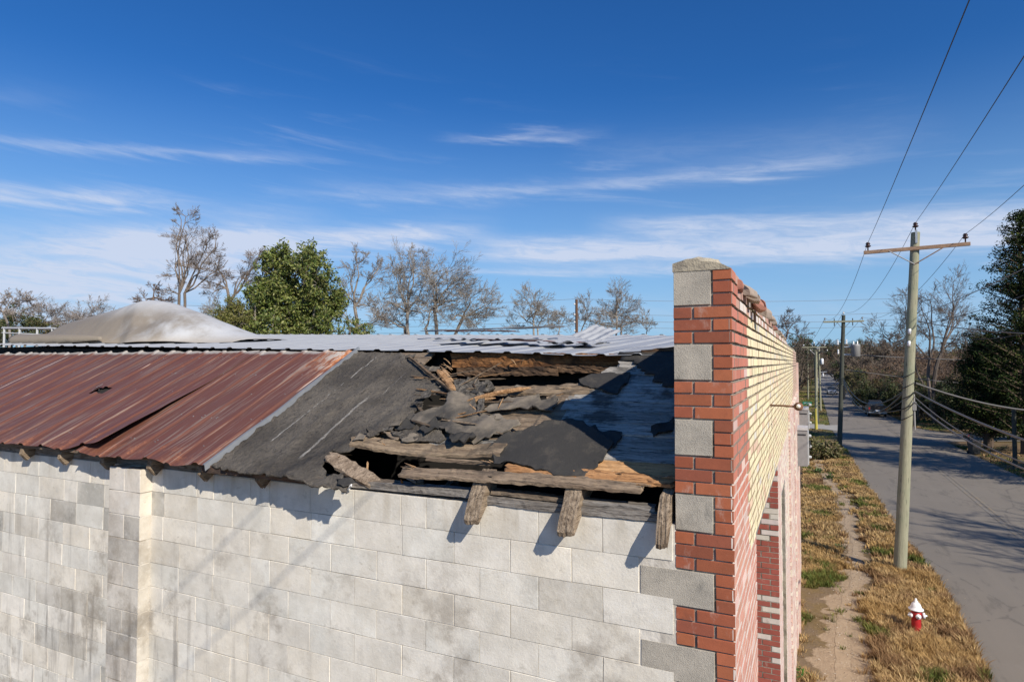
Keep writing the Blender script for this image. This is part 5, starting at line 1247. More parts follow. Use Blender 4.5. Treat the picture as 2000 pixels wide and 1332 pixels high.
for i, (x, y, Y, lb) in enumerate([(5, 618, 70, 'dark green bushy tree at the left edge'), (36, 598, 72, 'dark green bushy tree second from the left edge'), (78, 612, 75, 'olive bushy tree left of the pale bare trees')]):
    lobed_tree('bushy_tree', Y, [(x, y + 20, 20), (x - 14, y + 36, 22), (x + 14, y + 38, 22), (x, y + 50, 26)], .15, DK if i < 2 else [(.13, .105, .045), (.09, .09, .03), (.06, .07, .02)], lb, 70 + i, .9, gap=-.1, crad=.5, per=26)
# right-hand side
lobed_bare(66, 1830, [(1838, 690), (1822, 700)], [(1850, 565, 24, 0), (1868, 600, 22, 0), (1845, 620, 22, 0), (1820, 580, 20, 1), (1800, 610, 22, 1), (1780, 650, 22, 1), (1872, 650, 22, 0), (1812, 650, 22, 1), (1850, 670, 22, 0), (1890, 625, 18, 0)], 'tall forked bare tree between the near pole and the dark cedar', 83, (.15, .12, .10), .34, .75)
lobed_bare(70, 1795, [(1785, 700)], [(1710, 650, 16, 0), (1730, 655, 16, 0), (1755, 640, 18, 0), (1770, 600, 20, 0), (1758, 570, 16, 0), (1790, 640, 18, 0)], 'bare tree with a long limb reaching left behind the near pole', 88, (.15, .12, .10), .2, .8)
CED = [(.018, .032, .012), (.026, .045, .015), (.012, .02, .009), (.05, .065, .02)]
def cedar(px, Y, top_y, width, label, seed, base_y=880):
    top = at_depth(px, top_y, Y); z0 = gh(local(top).y); h = top.z - z0; rn = random.Random(seed)
    root = empty('cedar_tree', (top.x, top.y, z0), 0, label, 'tree')
    t = TreeMB(); t.cur = (.11, .08, .06); t.tube([(0, 0, -.1), (.1, 0, h * .4), (0, .1, h * .8), (0, 0, h * .98)], [.34, .26, .12, .03], 8, cap=False)
    mb = MB()
    for i in range(290):
        s = rn.random() ** .85; z = h * (.07 + .92 * s); R_ = width * (1 - s) ** .62 * rn.uniform(.55, 1.12) + .25
        a = rn.random() * 6.28; L = R_; el = rn.uniform(.05, .55); n = max(3, int(L / .42)); p0 = Vector((0, 0, z)); d = Vector((math.cos(a), math.sin(a), el)).normalized()
        pts = [p0 + d * (L * k / n) + Vector((0, 0, .06 * L * (k / n) ** 2)) for k in range(n + 1)]; t.tube(pts, [.05 * (1 - k / n) + .012 for k in range(n + 1)], 3, cap=False)
        for k in range(1, n + 1):
            leaves(mb, pts[k] + rand_perp(d, rn) * .2 * rn.random(), .36, 26, .085, CED if rn.random() < .93 else [(.10, .12, .03)], rn, .8)
    t.build('trunk', M_bark, root); mb.build('crown', M_leafm, root); return root
cedar(1992, 44, 416, 4.4, 'tall dark green cedar at the right edge beside the road', 5)
for n_, u_, s_ in ((17.5, 37, 8), (16, 42, 12)):
    o = cedar(2300, 40, 300, 4.2, 'dark cedar standing outside the right edge of the view', 60 + s_); o['group'] = 'cedars outside the view'; o.location = W(n_, u_, 0); o.scale = (1, 1, .62 + .02 * s_)
cedar(1925, 47, 660, 3.4, 'lower dark cedar in front of the tall one, over the grey cables', 6)
# thickets along the far side of the road: one built per kind, copied with new labels
def bush(kind, h, w, seed):
    rn = random.Random(seed); root = empty({'brown': 'bare_thicket', 'olive': 'olive_shrub', 'dark': 'evergreen_shrub'}[kind], (0, 0, 0)); tips = []
    t = TreeMB(); pr = dict(BARE); pr.update(dict(depth=3, nb=[7, 7, 6], ang=[.7, .8, .8], ratio=[.55, .55, .5], lo=[.15, .1, .1], rmin=.016, shade=1.0, wob=.4, col={'brown': (.17, .125, .095), 'olive': (.13, .10, .07), 'dark': (.10, .08, .06)}[kind]))
    for i in range(7 if kind == 'brown' else 5):
        a = rn.random() * 6.28; k = rn.uniform(.1, .7); r = rn.random() * w * .45
        t.branch(Vector((math.cos(a) * r, math.sin(a) * r, -.1)), Vector((math.cos(a) * k, math.sin(a) * k, 1)).normalized(), h * .55 * rn.uniform(.7, 1.1), .09, 0, pr, rn, tips)
    zs = max(v[2] for v in t.v); q = h / zs; t.v = [(x * q, y * q, z * q) for x, y, z in t.v]; tips = [(p * q, d) for p, d in tips]
    t.build('trunk', M_bark, root)
    if kind != 'brown':
        mb = MB(); cols = [(.10, .095, .03), (.13, .115, .045), (.07, .075, .02), (.16, .12, .06)] if kind == 'olive' else [(.035, .055, .015), (.055, .075, .02), (.02, .035, .012), (.08, .09, .03)]
        for p, d in (rn.sample(tips, min(len(tips), 900))): leaves(mb, p, .42, 12, .12, cols, rn)
        mb.build('crown', M_leaf, root)
    else:
        mb = MB()
        for p, d in (rn.sample(tips, min(len(tips), 500))): leaves(mb, p, .5, 5, .09, [(.20, .12, .07), (.15, .095, .06)], rn)
        mb.build('crown', M_leafm, root)
    return root
PROTO = {k: [bush(k, 7.0, 5.5, 100 + i * 7 + j) for j in range(2)] for i, k in enumerate(('brown', 'olive', 'dark'))}
USED = set()
def put_bush(kind, n, u, sc, label, group, rn):
    j = rn.randrange(2); p = PROTO[kind][j]; key = (kind, j)
    o = p if key not in USED else copy_tree(p); USED.add(key)
    o.location = W(n, u, gh(u, n)); o.rotation_euler = (0, 0, rn.random() * 6.28); o.scale = (sc * rn.uniform(.9, 1.25), sc * rn.uniform(.9, 1.25), sc)
    tag(o, label, 'shrub', group)
rn = random.Random(77)
GT = 'roadside thickets on the right'
def px_n(px, u):            # n at which the line of sight through px (at ground distance u) passes
    r = ray(px, 800); a, b = r.x / r.y, 0
    # point C0 + n NV + u SV with X = a Y
    return (a * (C0.y + u * SV.y) - C0.x - u * SV.x) / (NV.x - a * NV.y)
KN = {'brown': 'brown leafless thicket', 'olive': 'olive green shrub', 'dark': 'dark evergreen shrub'}
row = [(1700, 95, 'dark', .78), (1712, 104, 'olive', .85), (1730, 92, 'olive', .8), (1752, 88, 'dark', .62), (1775, 92, 'brown', 1.0), (1800, 86, 'dark', .75), (1745, 108, 'brown', 1.15), (1720, 120, 'dark', 1.05),
       (1700, 160, 'dark', 1.3), (1690, 175, 'olive', 1.35), (1678, 190, 'dark', 1.5), (1668, 215, 'brown', 1.7), (1660, 240, 'dark', 1.7), (1652, 280, 'brown', 2.0), (1646, 330, 'dark', 2.1), (1640, 390, 'brown', 2.2),
       (1822, 84, 'brown', .9), (1842, 78, 'dark', .7), (1862, 82, 'olive', .85), (1880, 76, 'dark', .75), (1905, 72, 'dark', .8), (1930, 70, 'olive', .6), (1960, 62, 'dark', .55), (1990, 60, 'dark', .6), (1780, 118, 'brown', 1.2), (1815, 112, 'brown', 1.2), (1850, 105, 'brown', 1.2), (1885, 98, 'brown', 1.1), (1920, 92, 'brown', 1.1), (1955, 86, 'dark', 1.0), (1990, 84, 'brown', 1.0)]
for i, (px, u, k, sc) in enumerate(row):
    n = px_n(px, u); put_bush(k, n, u, sc, f'{KN[k]} across the road, ' + ['near the driveway mouth', 'behind the near pole', 'close to the dark cedar'][0 if px < 1740 else 1 if px < 1830 else 2], GT + ' ' + k, rn)
GW = 'far woodland beyond the road'
for i in range(44):
    u = rn.uniform(150, 330); px = rn.uniform(1655, 2010); n = px_n(px, u); k = ['brown', 'brown', 'brown', 'olive', 'dark'][rn.randrange(5)]
    put_bush(k, n, u, rn.uniform(1.15, 1.55) * (1 + max(0, (u - 220)) / 300), f'{KN[k]} in the far woods on the right of the road', GW + ' ' + k, rn)
for i in range(26):
    u = rn.uniform(120, 330); px = rn.uniform(1500, 1592); n = px_n(px, u); 
    if n > -5: n = -6 - 8 * rn.random()
    k = ['brown', 'brown', 'olive', 'dark'][rn.randrange(4)]
    put_bush(k, n, u, rn.uniform(1.1, 1.6) * (1 + max(0, (u - 220)) / 300), f'{KN[k]} on the left of the road past the lawn', 'thickets on the left of the road ' + k, rn)
for i in range(14):
    px = 1590 + i * 5 + rn.uniform(-3, 3); u = 480 + rn.uniform(0, 60); put_bush(['brown', 'dark', 'olive'][i % 3], px_n(px, u), u, 2.0, f"{KN[['brown', 'dark', 'olive'][i % 3]]} at the far end of the road", 'trees closing the far end of the road ' + str(i % 3), rn)
lobed_bare(72, 1535, [(1535, 650)], [(1530, 615, 12, 0), (1522, 640, 18, 0), (1545, 635, 16, 0), (1555, 660, 18, 0), (1515, 665, 16, 0)], 'dark bare tree peeking over the crumbling parapet', 91, (.12, .09, .075), .2)
tree('bare_tree', 1556, 640, 100, 'lower bare tree past the end of the brick front', par=TW(shade=.8), seed=92, r0=.2, trunk_len=.42)
tree('pine_tree', 1573, 655, 170, 'round topped pine left of the distant poles', par=TW(depth=3, nb=[6, 6, 6], lo=[.6, .2, .2]), seed=93, r0=.3, trunk_len=.8, leaf=leafer(.9, 20, .25, [(.04, .07, .02), (.06, .09, .03)]))
for i, px in enumerate([1668, 1700, 1735, 1900, 1950]):
    tree('bare_tree', px, [672, 655, 640, 640, 620][i], 110 + 12 * i, ['bare tree rising over the thicket nearest the far road', 'bare tree above the driveway', 'pale bare tree left of the near pole', 'bare tree left of the cedar top', 'bare tree half hidden by the cedar'][i], par=TW(shade=1.0, rmin=.02), seed=120 + i, stems=2, r0=.2, trunk_len=.42)
# ------------------------------------------------------------------ poles
def cyl_pole(parent, base, top, r0, r1, m, name='pole', sides=14):
    mb = MB(); n = 24; b, t = Vector(base), Vector(top)
    def fn(a, c):
        s = c; ang = a * 2 * math.pi; p = b.lerp(t, s); r = (r0 + (r1 - r0) * s) * (1 + .035 * fbm(math.cos(ang) * 1.5, math.sin(ang) * 1.5, s * 5)); return (p.x + r * math.cos(ang), p.y + r * math.sin(ang), p.z)
    mb.grid(fn, sides, n); k = mb.V((t.x, t.y, t.z + .005)); 
    o = mb.build(name, m, parent, smooth=True)
    c = MB(); c.lathe([(r1 * .99, 0), (r1 * .9, .012)], t, sides); c.build('pole_top', m, o); return o
def insulator(parent, c, m=None, s=1.0):
    mb = MB(); mb.lathe([(.02 * s, -.10 * s), (.02 * s, 0), (.055 * s, .01 * s), (.085 * s, .03 * s), (.09 * s, .05 * s), (.05 * s, .07 * s), (.06 * s, .10 * s), (.075 * s, .115 * s), (.05 * s, .14 * s), (.045 * s, .165 * s), (.02 * s, .17 * s)], c, 12)
    return mb.build('insulator', m or M_ins, parent, smooth=True)
def pole_thing(name, n, u, h, lean, label, r0=.17, r1=.115, m=M_pole, group=None):
    o = at_frame(empty(name, label=label, cat='utility pole', group=group), n, u, gh(u)); o['hgt'] = h
    cyl_pole(o, (0, 0, -.2), (lean[0], lean[1], h), r0, r1, m); return o
def arm(parent, c, half, tilt=0.0, m=M_arm, w=.055, y=-.14):
    mb = MB(); mb.box(-half, half, y - w * .8, y + w * .8, -w, w, Matrix.Translation(c) @ Matrix.Rotation(tilt, 4, 'Y')); a = mb.build('crossarm', m, parent); bv = a.modifiers.new('edge', 'BEVEL'); bv.width = .006; return a
GP = 'wooden utility poles along the verge'
# near pole, traced: foot at the verge, head over to the right
p1 = local(at_depth(1789, 455, 19.05)); b1 = Vector((2.80, 19.38, 0)); 
foot = local(on_plane(1757, 1117, Vector((0, 0, 0)), Vector((0, 0, 1))) * 1.0) if False else b1
q = ray(1757, 1117); tt = -CAM_H / q.z; foot = local(Vector((0, 0, CAM_H)) + q * tt)
# head directly above the foot's distance, leaning to the right
hd = at_depth(1788, 455, (q * tt).y + .1); hd_l = local(hd)
P1L = (hd_l.x - foot.x, hd_l.y - foot.y); P1H = hd_l.z
pole1 = pole_thing('utility_pole', foot.x, foot.y, P1H, P1L, 'tall near wooden pole with a brown crossarm standing in the dry grass by the road', .185, .125, group=GP)
def p1_at(z): s = z / P1H; return Vector((P1L[0] * s, P1L[1] * s, z))
ca = p1_at(P1H - .52); AH = 1.42
arm(pole1, ca, AH, tilt=R(-1.2)); I1 = []
for sx in (-1, 1):
    c = ca + Vector((sx * (AH - .12), -.14, .16 + (.03 * sx))); insulator(pole1, c); I1.append(Vector((foot.x, foot.y, 0)) + c + Vector((0, 0, .15)))
    mb = MB(); mb.tube([ca + Vector((sx * .72, -.20, -.04)), p1_at(P1H - 1.02) + Vector((0, -.13, 0))], .017, 4); mb.build('brace', M_arm if sx > 0 else M_steel, pole1)
c = p1_at(P1H) + Vector((0, -.02, .16)); insulator(pole1, c); I1.insert(1, Vector((foot.x, foot.y, 0)) + c + Vector((0, 0, .15)))
mb = MB(); mb.box(-.03, .03, -.165, -.13, P1H - .35, P1H + .06, Matrix.Translation((P1L[0], P1L[1], 0))); mb.build('pole_pin_bracket', M_steel, pole1)
for z in (7.45, 7.07):
    mb = MB(); mb.lathe([(.02, -.07), (.055, -.05), (.04, 0), (.055, .05), (.02, .07)], p1_at(z) + Vector((-.06, -.21, 0)), 10); mb.box(-.08, -.02, -.20, -.14, -.09, .09, Matrix.Translation(p1_at(z))); mb.build('insulator', M_whiteins, pole1, smooth=True)
for i in range(5):
    mb = MB(); z = 6.1 - i * .33; mb.tube([p1_at(z) + Vector((.17 * math.cos(a), .17 * math.sin(a), .10 * math.cos(a))) for a in [k * .5 - 2.9 for k in range(10)]], .014, 4); mb.build('cable_strap', M_wire, pole1)
mb = MB(); mb.box(.13, .24, -.10, .06, 5.0, 5.26, Matrix.Translation(p1_at(5) * Vector((1, 1, 0)) if False else Vector((p1_at(5).x, p1_at(5).y, 0)))); mb.tube([p1_at(5.5) + Vector((.15, -.05, 0)), p1_at(4.4) + Vector((.22, -.05, 0))], .03, 6); mb.build('cable_splice_box', M_greymetal, pole1)
# second pole
q2 = ray(1639, 886); t2 = -CAM_H / q2.z; f2 = local(Vector((0, 0, CAM_H)) + q2 * t2); h2 = local(at_depth(1647.5, 616, (q2 * t2).y)); 
pole2 = pole_thing('utility_pole', f2.x, f2.y, h2.z, (h2.x - f2.x, h2.y - f2.y), 'second pole down the road carrying a grey transformer, dark in its lower half', .17, .12, M_pole2, GP)
def p2_at(z): s = z / h2.z; return Vector(((h2.x - f2.x) * s, (h2.y - f2.y) * s, z))
c2 = p2_at(h2.z - .45); arm(pole2, c2, 1.28, 0, M_pole, .06); I2 = []
for sx in (-1.18, 0, 1.18):
    c = (c2 + Vector((sx, -.14, .16))) if sx else p2_at(h2.z) + Vector((0, 0, .12)); insulator(pole2, c, M_whiteins if sx == 0 else M_greymetal, .8); I2.append(Vector((f2.x, f2.y, 0)) + c + Vector((0, 0, .13)))
for sx in (-.58, .58):
    mb = MB(); mb.tube([c2 + Vector((sx, -.14, .22)), c2 + Vector((sx, -.14, -.30))], .035, 6); mb.build('cutout_fuse', M_darkmetal, pole2)
    mb = MB(); mb.tube([c2 + Vector((sx * .7, -.14, -.05)), p2_at(h2.z - 1.0)], .018, 4); mb.build('brace', M_steel, pole2)
tc = p2_at(h2.z - 2.55) + Vector((.82, -.15, 0)); mb = MB(); mb.lathe([(.25, -.42), (.29, -.38), (.30, .35), (.31, .42), (.20, .48), (.05, .5)], tc, 16); tr = mb.build('transformer', M_greymetal, pole2, smooth=True)
for a in (-.12, .12): mb = MB(); mb.lathe([(.03, .44), (.05, .5), (.03, .56), (.045, .62), (.02, .68)], tc + Vector((a, 0, 0)), 8); mb.build('bushing', M_whiteins, tr)
mb = MB(); mb.box(-.02, .6, -.04, .04, -.04, .04, Matrix.Translation(tc + Vector((-.85, .1, .30)))); mb.box(-.02, .6, -.04, .04, -.04, .04, Matrix.Translation(tc + Vector((-.85, .1, -.25)))); mb.build('transformer_bracket', M_steel, pole2)
for dx, dz in ((-.30, .42), (-.28, -.25), (.25, .45)):
    mb = MB(); mb.lathe([(.03, -.22), (.07, -.18), (.04, -.12), (.07, -.06), (.04, 0), (.07, .06), (.03, .12)], p2_at(h2.z - 2.3) + Vector((dx, -.1, dz)), 8); mb.build('arrester', M_whiteins, pole2)
mb = MB(); mb.box(.12, .26, -.12, .06, -.5, .5, Matrix.Translation(p2_at(4.35))); mb.build('cable_splice_box', M_black, pole2)
# farther poles
far = [(.88, 64.2, 7.5, (.1, 0), 'third pole, near the side street with a yellow foot', M_pole), (1.1, 69.5, 8.4, (-.25, 0), 'dark pole just behind the yellow footed one', M_pole2), (1.66, 90.0, 8.2, (-.1, 0), 'pole on the lawn edge with a pale transformer', M_pole),
       (.1, 118, 9.0, (.05, 0), 'slim pole left of the far group', M_pole), (1.9, 150, 9.4, (.1, 0), 'far pole by the road carrying a crossarm', M_pole), (1.9, 200, 9.6, (0, 0), 'very far pole by the road', M_pole2), (1.8, 262, 9.6, (0, 0), 'farthest pole before the end of the road', M_pole2)]
IF = []
for i, (n, u, h, ln, lb, m) in enumerate(far):
    o = pole_thing('utility_pole', n, u, h, ln, lb, .13, .10, m, GP); t = Vector((ln[0], ln[1], h)); pts = []
    if i in (0, 1): 
        for sx in (-.45, .45):
            mb = MB(); mb.tube([t + Vector((sx * .25, 0, -.3)), t + Vector((sx, 0, .06))], .07, 6); mb.build('insulator', M_darkmetal, o)
    if i >= 1:
        arm(o, t + Vector((0, 0, -.35)), 1.15 if i != 2 else .9, 0, M_pole if i != 2 else M_pole2, .06)
        for sx in (-1, 0, 1): insulator(o, t + Vector((sx * 1.0, -.14, -.2 if sx else .05)), M_whiteins, .9)
    for sx in (-1.0, 0, 1.0): pts.append(Vector((n, u, gh(u))) + t + Vector((sx, 0, 0 if sx == 0 else -.1)))
    IF.append(pts)
    if i == 0:
        mb = MB(); mb.lathe([(.14, 0), (.137, 2.0)], (0, 0, 0), 10); mb.build('yellow_guard', M_yellow, o)
    if i == 2:
        mb = MB(); mb.lathe([(.14, -.42), (.18, -.38), (.18, .30), (.07, .38)], t + Vector((.36, -.1, -1.6)), 12); mb.build('transformer', M_whiteins, o, smooth=True)
        mb = MB(); mb.lathe([(.08, -.2), (.10, .15), (.04, .2)], t + Vector((.45, -.1, -3.4)), 10); mb.tube([t + Vector((0, 0, -3.1)), t + Vector((.9, -.1, -3.0))], .03, 5); mb.build('lamp_head', M_whiteins, o)
for i, (x, y0, y1, lb) in enumerate([(1583, 741, 762, 'left yellow plastic guy guard on the lawn'), (1581, 728, 742, 'far yellow plastic guy guard on the lawn')]):
    Y = CAM_H * F / (y1 + 2 - 707); b_ = at_depth(x, y1 + 2, Y); mb = MB(); mb.tube([(0, 0, 0), (.25, 0, (y1 - y0 + 3) / F * Y)], .09, 8); mb.tube([(.25, 0, (y1 - y0 + 3) / F * Y), (1.3, .8, 5.5)], .012, 3); o = mb.build('guy_guard', M_yellow, None); l = local(b_); at_frame(o, l.x, l.y, gh(l.y)); tag(o, lb, 'guy guard')
# brown pole behind the roof, and the lines crossing there
bp = local(at_depth(1126, 585, 66)); o = pole_thing('utility_pole', bp.x, bp.y, bp.z - gh(bp.y), (0, 0), 'brown pole behind the silver roof between bare trees', .19, .14, flat('brown creosote pole', (.12, .065, .04), .9))
for k in range(4): mb = MB(); mb.lathe([(.03, -.1), (.09, -.05), (.09, .05), (.03, .1)], (-.18, -.1, bp.z - gh(bp.y) - [.5, 1.6, 2.4, 3.3][k]), 8); mb.build('insulator', M_whiteins, o)
# ------------------------------------------------------------------ wires (points in the street frame)
def wire(a, b, sag, r, label, m=M_wire, group=None, n=28, name='power_line'):
    mb = MB(); a, b = Vector(a), Vector(b); pts = []
    for k in range(n + 1):
        s = k / n; p = a.lerp(b, s); p.z -= sag * 4 * s * (1 - s); pts.append(p)
    mb.tube(pts, r, 5, cap=False); o = mb.build(name, m, None, smooth=True); at_frame(o); return tag(o, label, 'wire', group)
def aim(a, px, py, far, name=None):
    """end point beyond the frame so that the straight wire from a leaves the frame near (px, py)"""
    pass
GWR = 'overhead wires'
side = ['left', 'middle', 'right']
tgt = [(1884, 0, 5.6), (2000, 90, 6.4), (2000, 345, 11.5)]
for k in range(3):
    a = I1[k]; e = local(at_depth(*tgt[k])); L = (e - a).length; d = (e - a).normalized(); b = e + d * 9.0; b.z -= .02
    wire(a, b, .10 if k < 2 else .15, .0062, ['thin wire rising from the left end of the near crossarm to the top edge', 'thin wire rising from the top of the near pole to the upper right', 'thin wire rising from the right end of the near crossarm to the right edge'][k], group=GWR)
    wire(I1[k], I2[k], .95, .0075, f'sagging wire from the near pole to the second pole, {side[k]} one of three', group=GWR)
    wire(I2[k], IF[1][k], .55, .011, f'wire from the second pole to the farther poles, {side[k]} one of three', group=GWR)
    wire(IF[1][k], IF[4][k], 1.1, .016, f'far wire between distant poles, {side[k]} one of three', M_wire2, group=GWR)
    wire(IF[4][k], IF[6][k], 1.4, .022, f'farthest wire along the road, {side[k]} one of three', M_wire2, group=GWR)
F1 = Vector((foot.x, foot.y, 0)); F2 = Vector((f2.x, f2.y, 0))
def Ppx(y): # attachment height on the near pole for a photo row
    return CAM_H + (707 - y) / F * (q * tt).y
def A1(y, dx=.17): return F1 + p1_at(Ppx(y)) + Vector((dx, -.1, 0))
def OUT(x, y, Y): return local(at_depth(x, y, Y))
def far_out(a, x, y, Y, ext=.35):
    e = OUT(x, y, Y); return e + (e - a) * ext
for (ya, x, y, Y, sag, r, m, lb) in [
    (618, 2000, 521, 12, .05, .010, M_wire2, 'light wire from the near pole up across the cedar'),
    (634, 2000, 566, 13, .15, .009, M_wire, 'dark wire climbing gently from the near pole across the cedar'),
    (628, 2000, 645, 15, .10, .014, M_wire2, 'pale wire dropping gently from the near pole across the cedar'),
    (650, 2000, 632, 15, .32, .010, M_wire, 'slack dark wire from the lower white insulator to the right'),
    (764, 2000, 850, 12.5, .12, .026, M_wire2, 'thick grey cable sloping down right from the near pole, upper one'),
    (785, 2000, 893, 12.5, .30, .020, M_wire2, 'thinner grey cable sloping down right, lower one'),
    (775, 2000, 880, 14, .35, .016, M_wire2, 'middle grey cable sloping down right from the near pole'),
    (748, 2000, 792, 22, .20, .030, M_wire2, 'thick grey cable sloping gently right over the thickets')]:
    a = A1(ya); b = far_out(a, x, y, Y); wire(a, b, sag, r, lb, m, group=GWR)
a = OUT(1800, 752, 46); wire(OUT(1651, 722, 46), OUT(2060, 757, 62), .3, .03, 'grey cable crossing the thickets from the second pole to the right', M_wire2, group=GWR)
wire(F2 + p2_at(h2.z - 2.75), OUT(2040, 703, 60), .2, .035, 'pale cable from the second pole over the tree tops to the right', M_wire2, group=GWR)
for k, (y1_, y2_, sg, r) in enumerate([(765, 738, 1.0, .022), (768, 742, 1.35, .026), (782, 746, 1.15, .014), (800, 748, .75, .014)]):
    wire(F1 + p1_at(Ppx(y1_)) + Vector((-.1, .15, 0)), F2 + p2_at(CAM_H + (707 - y2_) / F * (q2 * t2).y) + Vector((.1, -.1, 0)), sg, r, f'black sagging cable between the two nearest poles, {["highest", "thickest", "third", "lowest"][k]}', M_wire, group=GWR)
for k, (y2_, y3_, sg) in enumerate([(737, 745, .75), (748, 750, .85), (752, 752, 1.2)]):
    a = F2 + p2_at(CAM_H + (707 - y2_) / F * (q2 * t2).y) + Vector((-.1, .1, 0)); b = Vector((1.66, 90.0, CAM_H + (707 - y3_) / F * 83)); wire(a, b, sg, .03, f'looped black cable between the second pole and the lawn pole, {["upper", "middle", "lower"][k]}', M_wire, group=GWR)
for k, y in enumerate([583, 611, 624, 636]):
    a = OUT(300, y + 12, 66); b = OUT(1126, y + 1, 66); c = OUT(1775, y - 1, 70); d = OUT(2150, y - 2, 74)
    wire(a, b, .5, .016, f'line crossing the sky left of the brick pier, number {k + 1} counted from the top', M_wire2, group='lines strung behind the trees'); wire(b, c, .35, .016, f'line crossing behind the second pole, number {k + 1} counted from the top', M_wire2, group='lines strung behind the trees')
# right roadside pole under the cedar
l = local(Vector((0, 0, CAM_H)) + ray(1983, 917) * (-CAM_H / ray(1983, 917).z)); pole_thing('utility_pole', l.x, l.y, 3.6, (0, 0), 'short dark post at the right edge in front of the cedar foot', .13, .11, M_pole2)
# ------------------------------------------------------------------ hydrant
def hydrant(n, u, label, s=1.0, rz=0.0):
    o = at_frame(empty('fire_hydrant', label=label, cat='fire hydrant'), n, u, gh(u), rz); o.scale = (s, s, s)
    mb = MB(); mb.lathe([(.15, -.05), (.15, .03), (.115, .05), (.108, .08), (.108, .44), (.118, .46), (.118, .50), (.108, .52), (.108, .56), (.125, .57)], segs=24); mb.build('barrel', M_red, o, smooth=False).modifiers.new('b', 'BEVEL').width = .003
    mb = MB(); mb.lathe([(.125, .565), (.165, .57), (.175, .585), (.17, .60), (.13, .615), (.122, .66), (.10, .715), (.07, .75), (.045, .765), (.05, .785), (.03, .80), (.026, .84), (.016, .855)], segs=24); bn = mb.build('bonnet', M_white, o, smooth=True)
    for k in range(8): mb = MB(); mb.lathe([(.012, 0), (.012, .018)], (.15 * math.cos(k * .785), .15 * math.sin(k * .785), .583), 6); mb.build('bolt', M_darkmetal, bn)
    mb = MB(); mb.tube([(.03 + .12 * math.cos(a * .3 - 1.4), -.10 + .02 * math.sin(a), .43 - .05 * math.sin(a * .5)) for a in range(7)], .006, 4); mb.build('chain', M_darkmetal, o)
    for ang, r, L in ((-1.45, .062, .10), (-.05, .072, .15), (-2.85, .06, .12)):
        M_ = Matrix.Rotation(ang, 4, 'Z') @ Matrix.Translation((0, 0, .44)) @ Matrix.Rotation(math.pi / 2, 4, 'Y')
        mb = MB(); mb.lathe([(r * .8, .08), (r * .8, .08 + L * .35), (r * .8, .09 + L * .4)], segs=16, M=M_); mb.build('nozzle', M_red, o, smooth=True)
        mb = MB(); mb.lathe([(r * 1.0, .08 + L * .35), (r * 1.05, .08 + L * .6), (r * .95, .08 + L * .75), (r * .3, .08 + L * .8), (r * .28, .08 + L * 1.05), (r * .2, .08 + L * 1.1)], segs=16, M=M_); mb.build('nozzle_cap', M_white, o, smooth=True)
    return o
r_ = ray(1790, 1234); l = local(Vector((0, 0, CAM_H)) + r_ * (-CAM_H / r_.z)); hydrant(l.x, l.y, 'red fire hydrant with white cap and bonnet standing in dry grass', .94, R(8))
r_ = ray(1778, 849); l = local(Vector((0, 0, CAM_H)) + r_ * (-CAM_H / r_.z))
o = at_frame(empty('marker_post', label='short post with an orange top beside the near pole, across the road', cat='marker post'), l.x, l.y, 0)
mb = MB(); mb.lathe([(.10, 0), (.10, .50)], segs=10); mb.build('post', M_black, o); mb = MB(); mb.lathe([(.13, .50), (.13, .9), (.06, .96)], segs=10); mb.build('post_top', M_orange, o)
# ------------------------------------------------------------------ cabinets on the front wall
def cabinet(u, n0, n1, L, z0, z1, label):
    o = at_frame(empty('electrical_cabinet', label=label, cat='cabinet', group='grey cabinets on the front wall'), 0, 0, 0)
    mb = MB(); mb.box(n0, n1, u, u + L, z0, z1 - .06); b = mb.build('case', M_greymetal, o); bv = b.modifiers.new('b', 'BEVEL'); bv.width = .008
    mb = MB(); mb.box(n0 - .01, n1 + .012, u - .02, u + L + .02, z1 - .06, z1); mb.build('lid', M_lightmetal, o)
    mb = MB(); mb.box(n1 + .002, n1 + .03, u + .05, u + L - .05, z0 + .04, z1 - .12); d = mb.build('door', M_lightmetal, o)
    mb = MB(); mb.tube([(n1 + .05, u + .15, (z0 + z1) / 2), (n1 + .05, u + .15, (z0 + z1) / 2 + .16)], .018, 6); mb.build('handle', M_darkmetal, d)
    mb = MB(); mb.box(n0 + .03, n1 - .04, u - .006, u - .002, z1 - .20, z1 - .16); mb.build('vent', M_darkmetal, o)
    for k in range(3): mb = MB(); mb.lathe([(.04, 0), (.04, .05), (.02, .07)], (n1 + .02, u + .4, z0 + .2 + k * .28), 8, Matrix.Rotation(math.pi / 2, 4, 'Y')); mb.build('hub', M_lightmetal, o)
    return o
cabinet(14.6, -.02, .30, .75, H - 2.72 * 1.0, H - 1.72, 'nearer lower grey metal cabinet fixed to the far end of the brick front')
cabinet(17.9, .02, .32, .8, H - 2.1, H - 1.42, 'farther upper grey metal cabinet at the very end of the brick front')
mb = MB(); mb.cur = (.62, .46, .40); mb.box(-.31, .06, UEND + .0, UEND + .15, 0, H - .02); mb.build('end_pilaster', M_facade, BLD)
mb = MB(); mb.cur = (.62, .46, .40); mb.box(-.05, .10, 13.2, 13.35, 0, H - 2.85); mb.build('downpipe', M_facade, BLD)
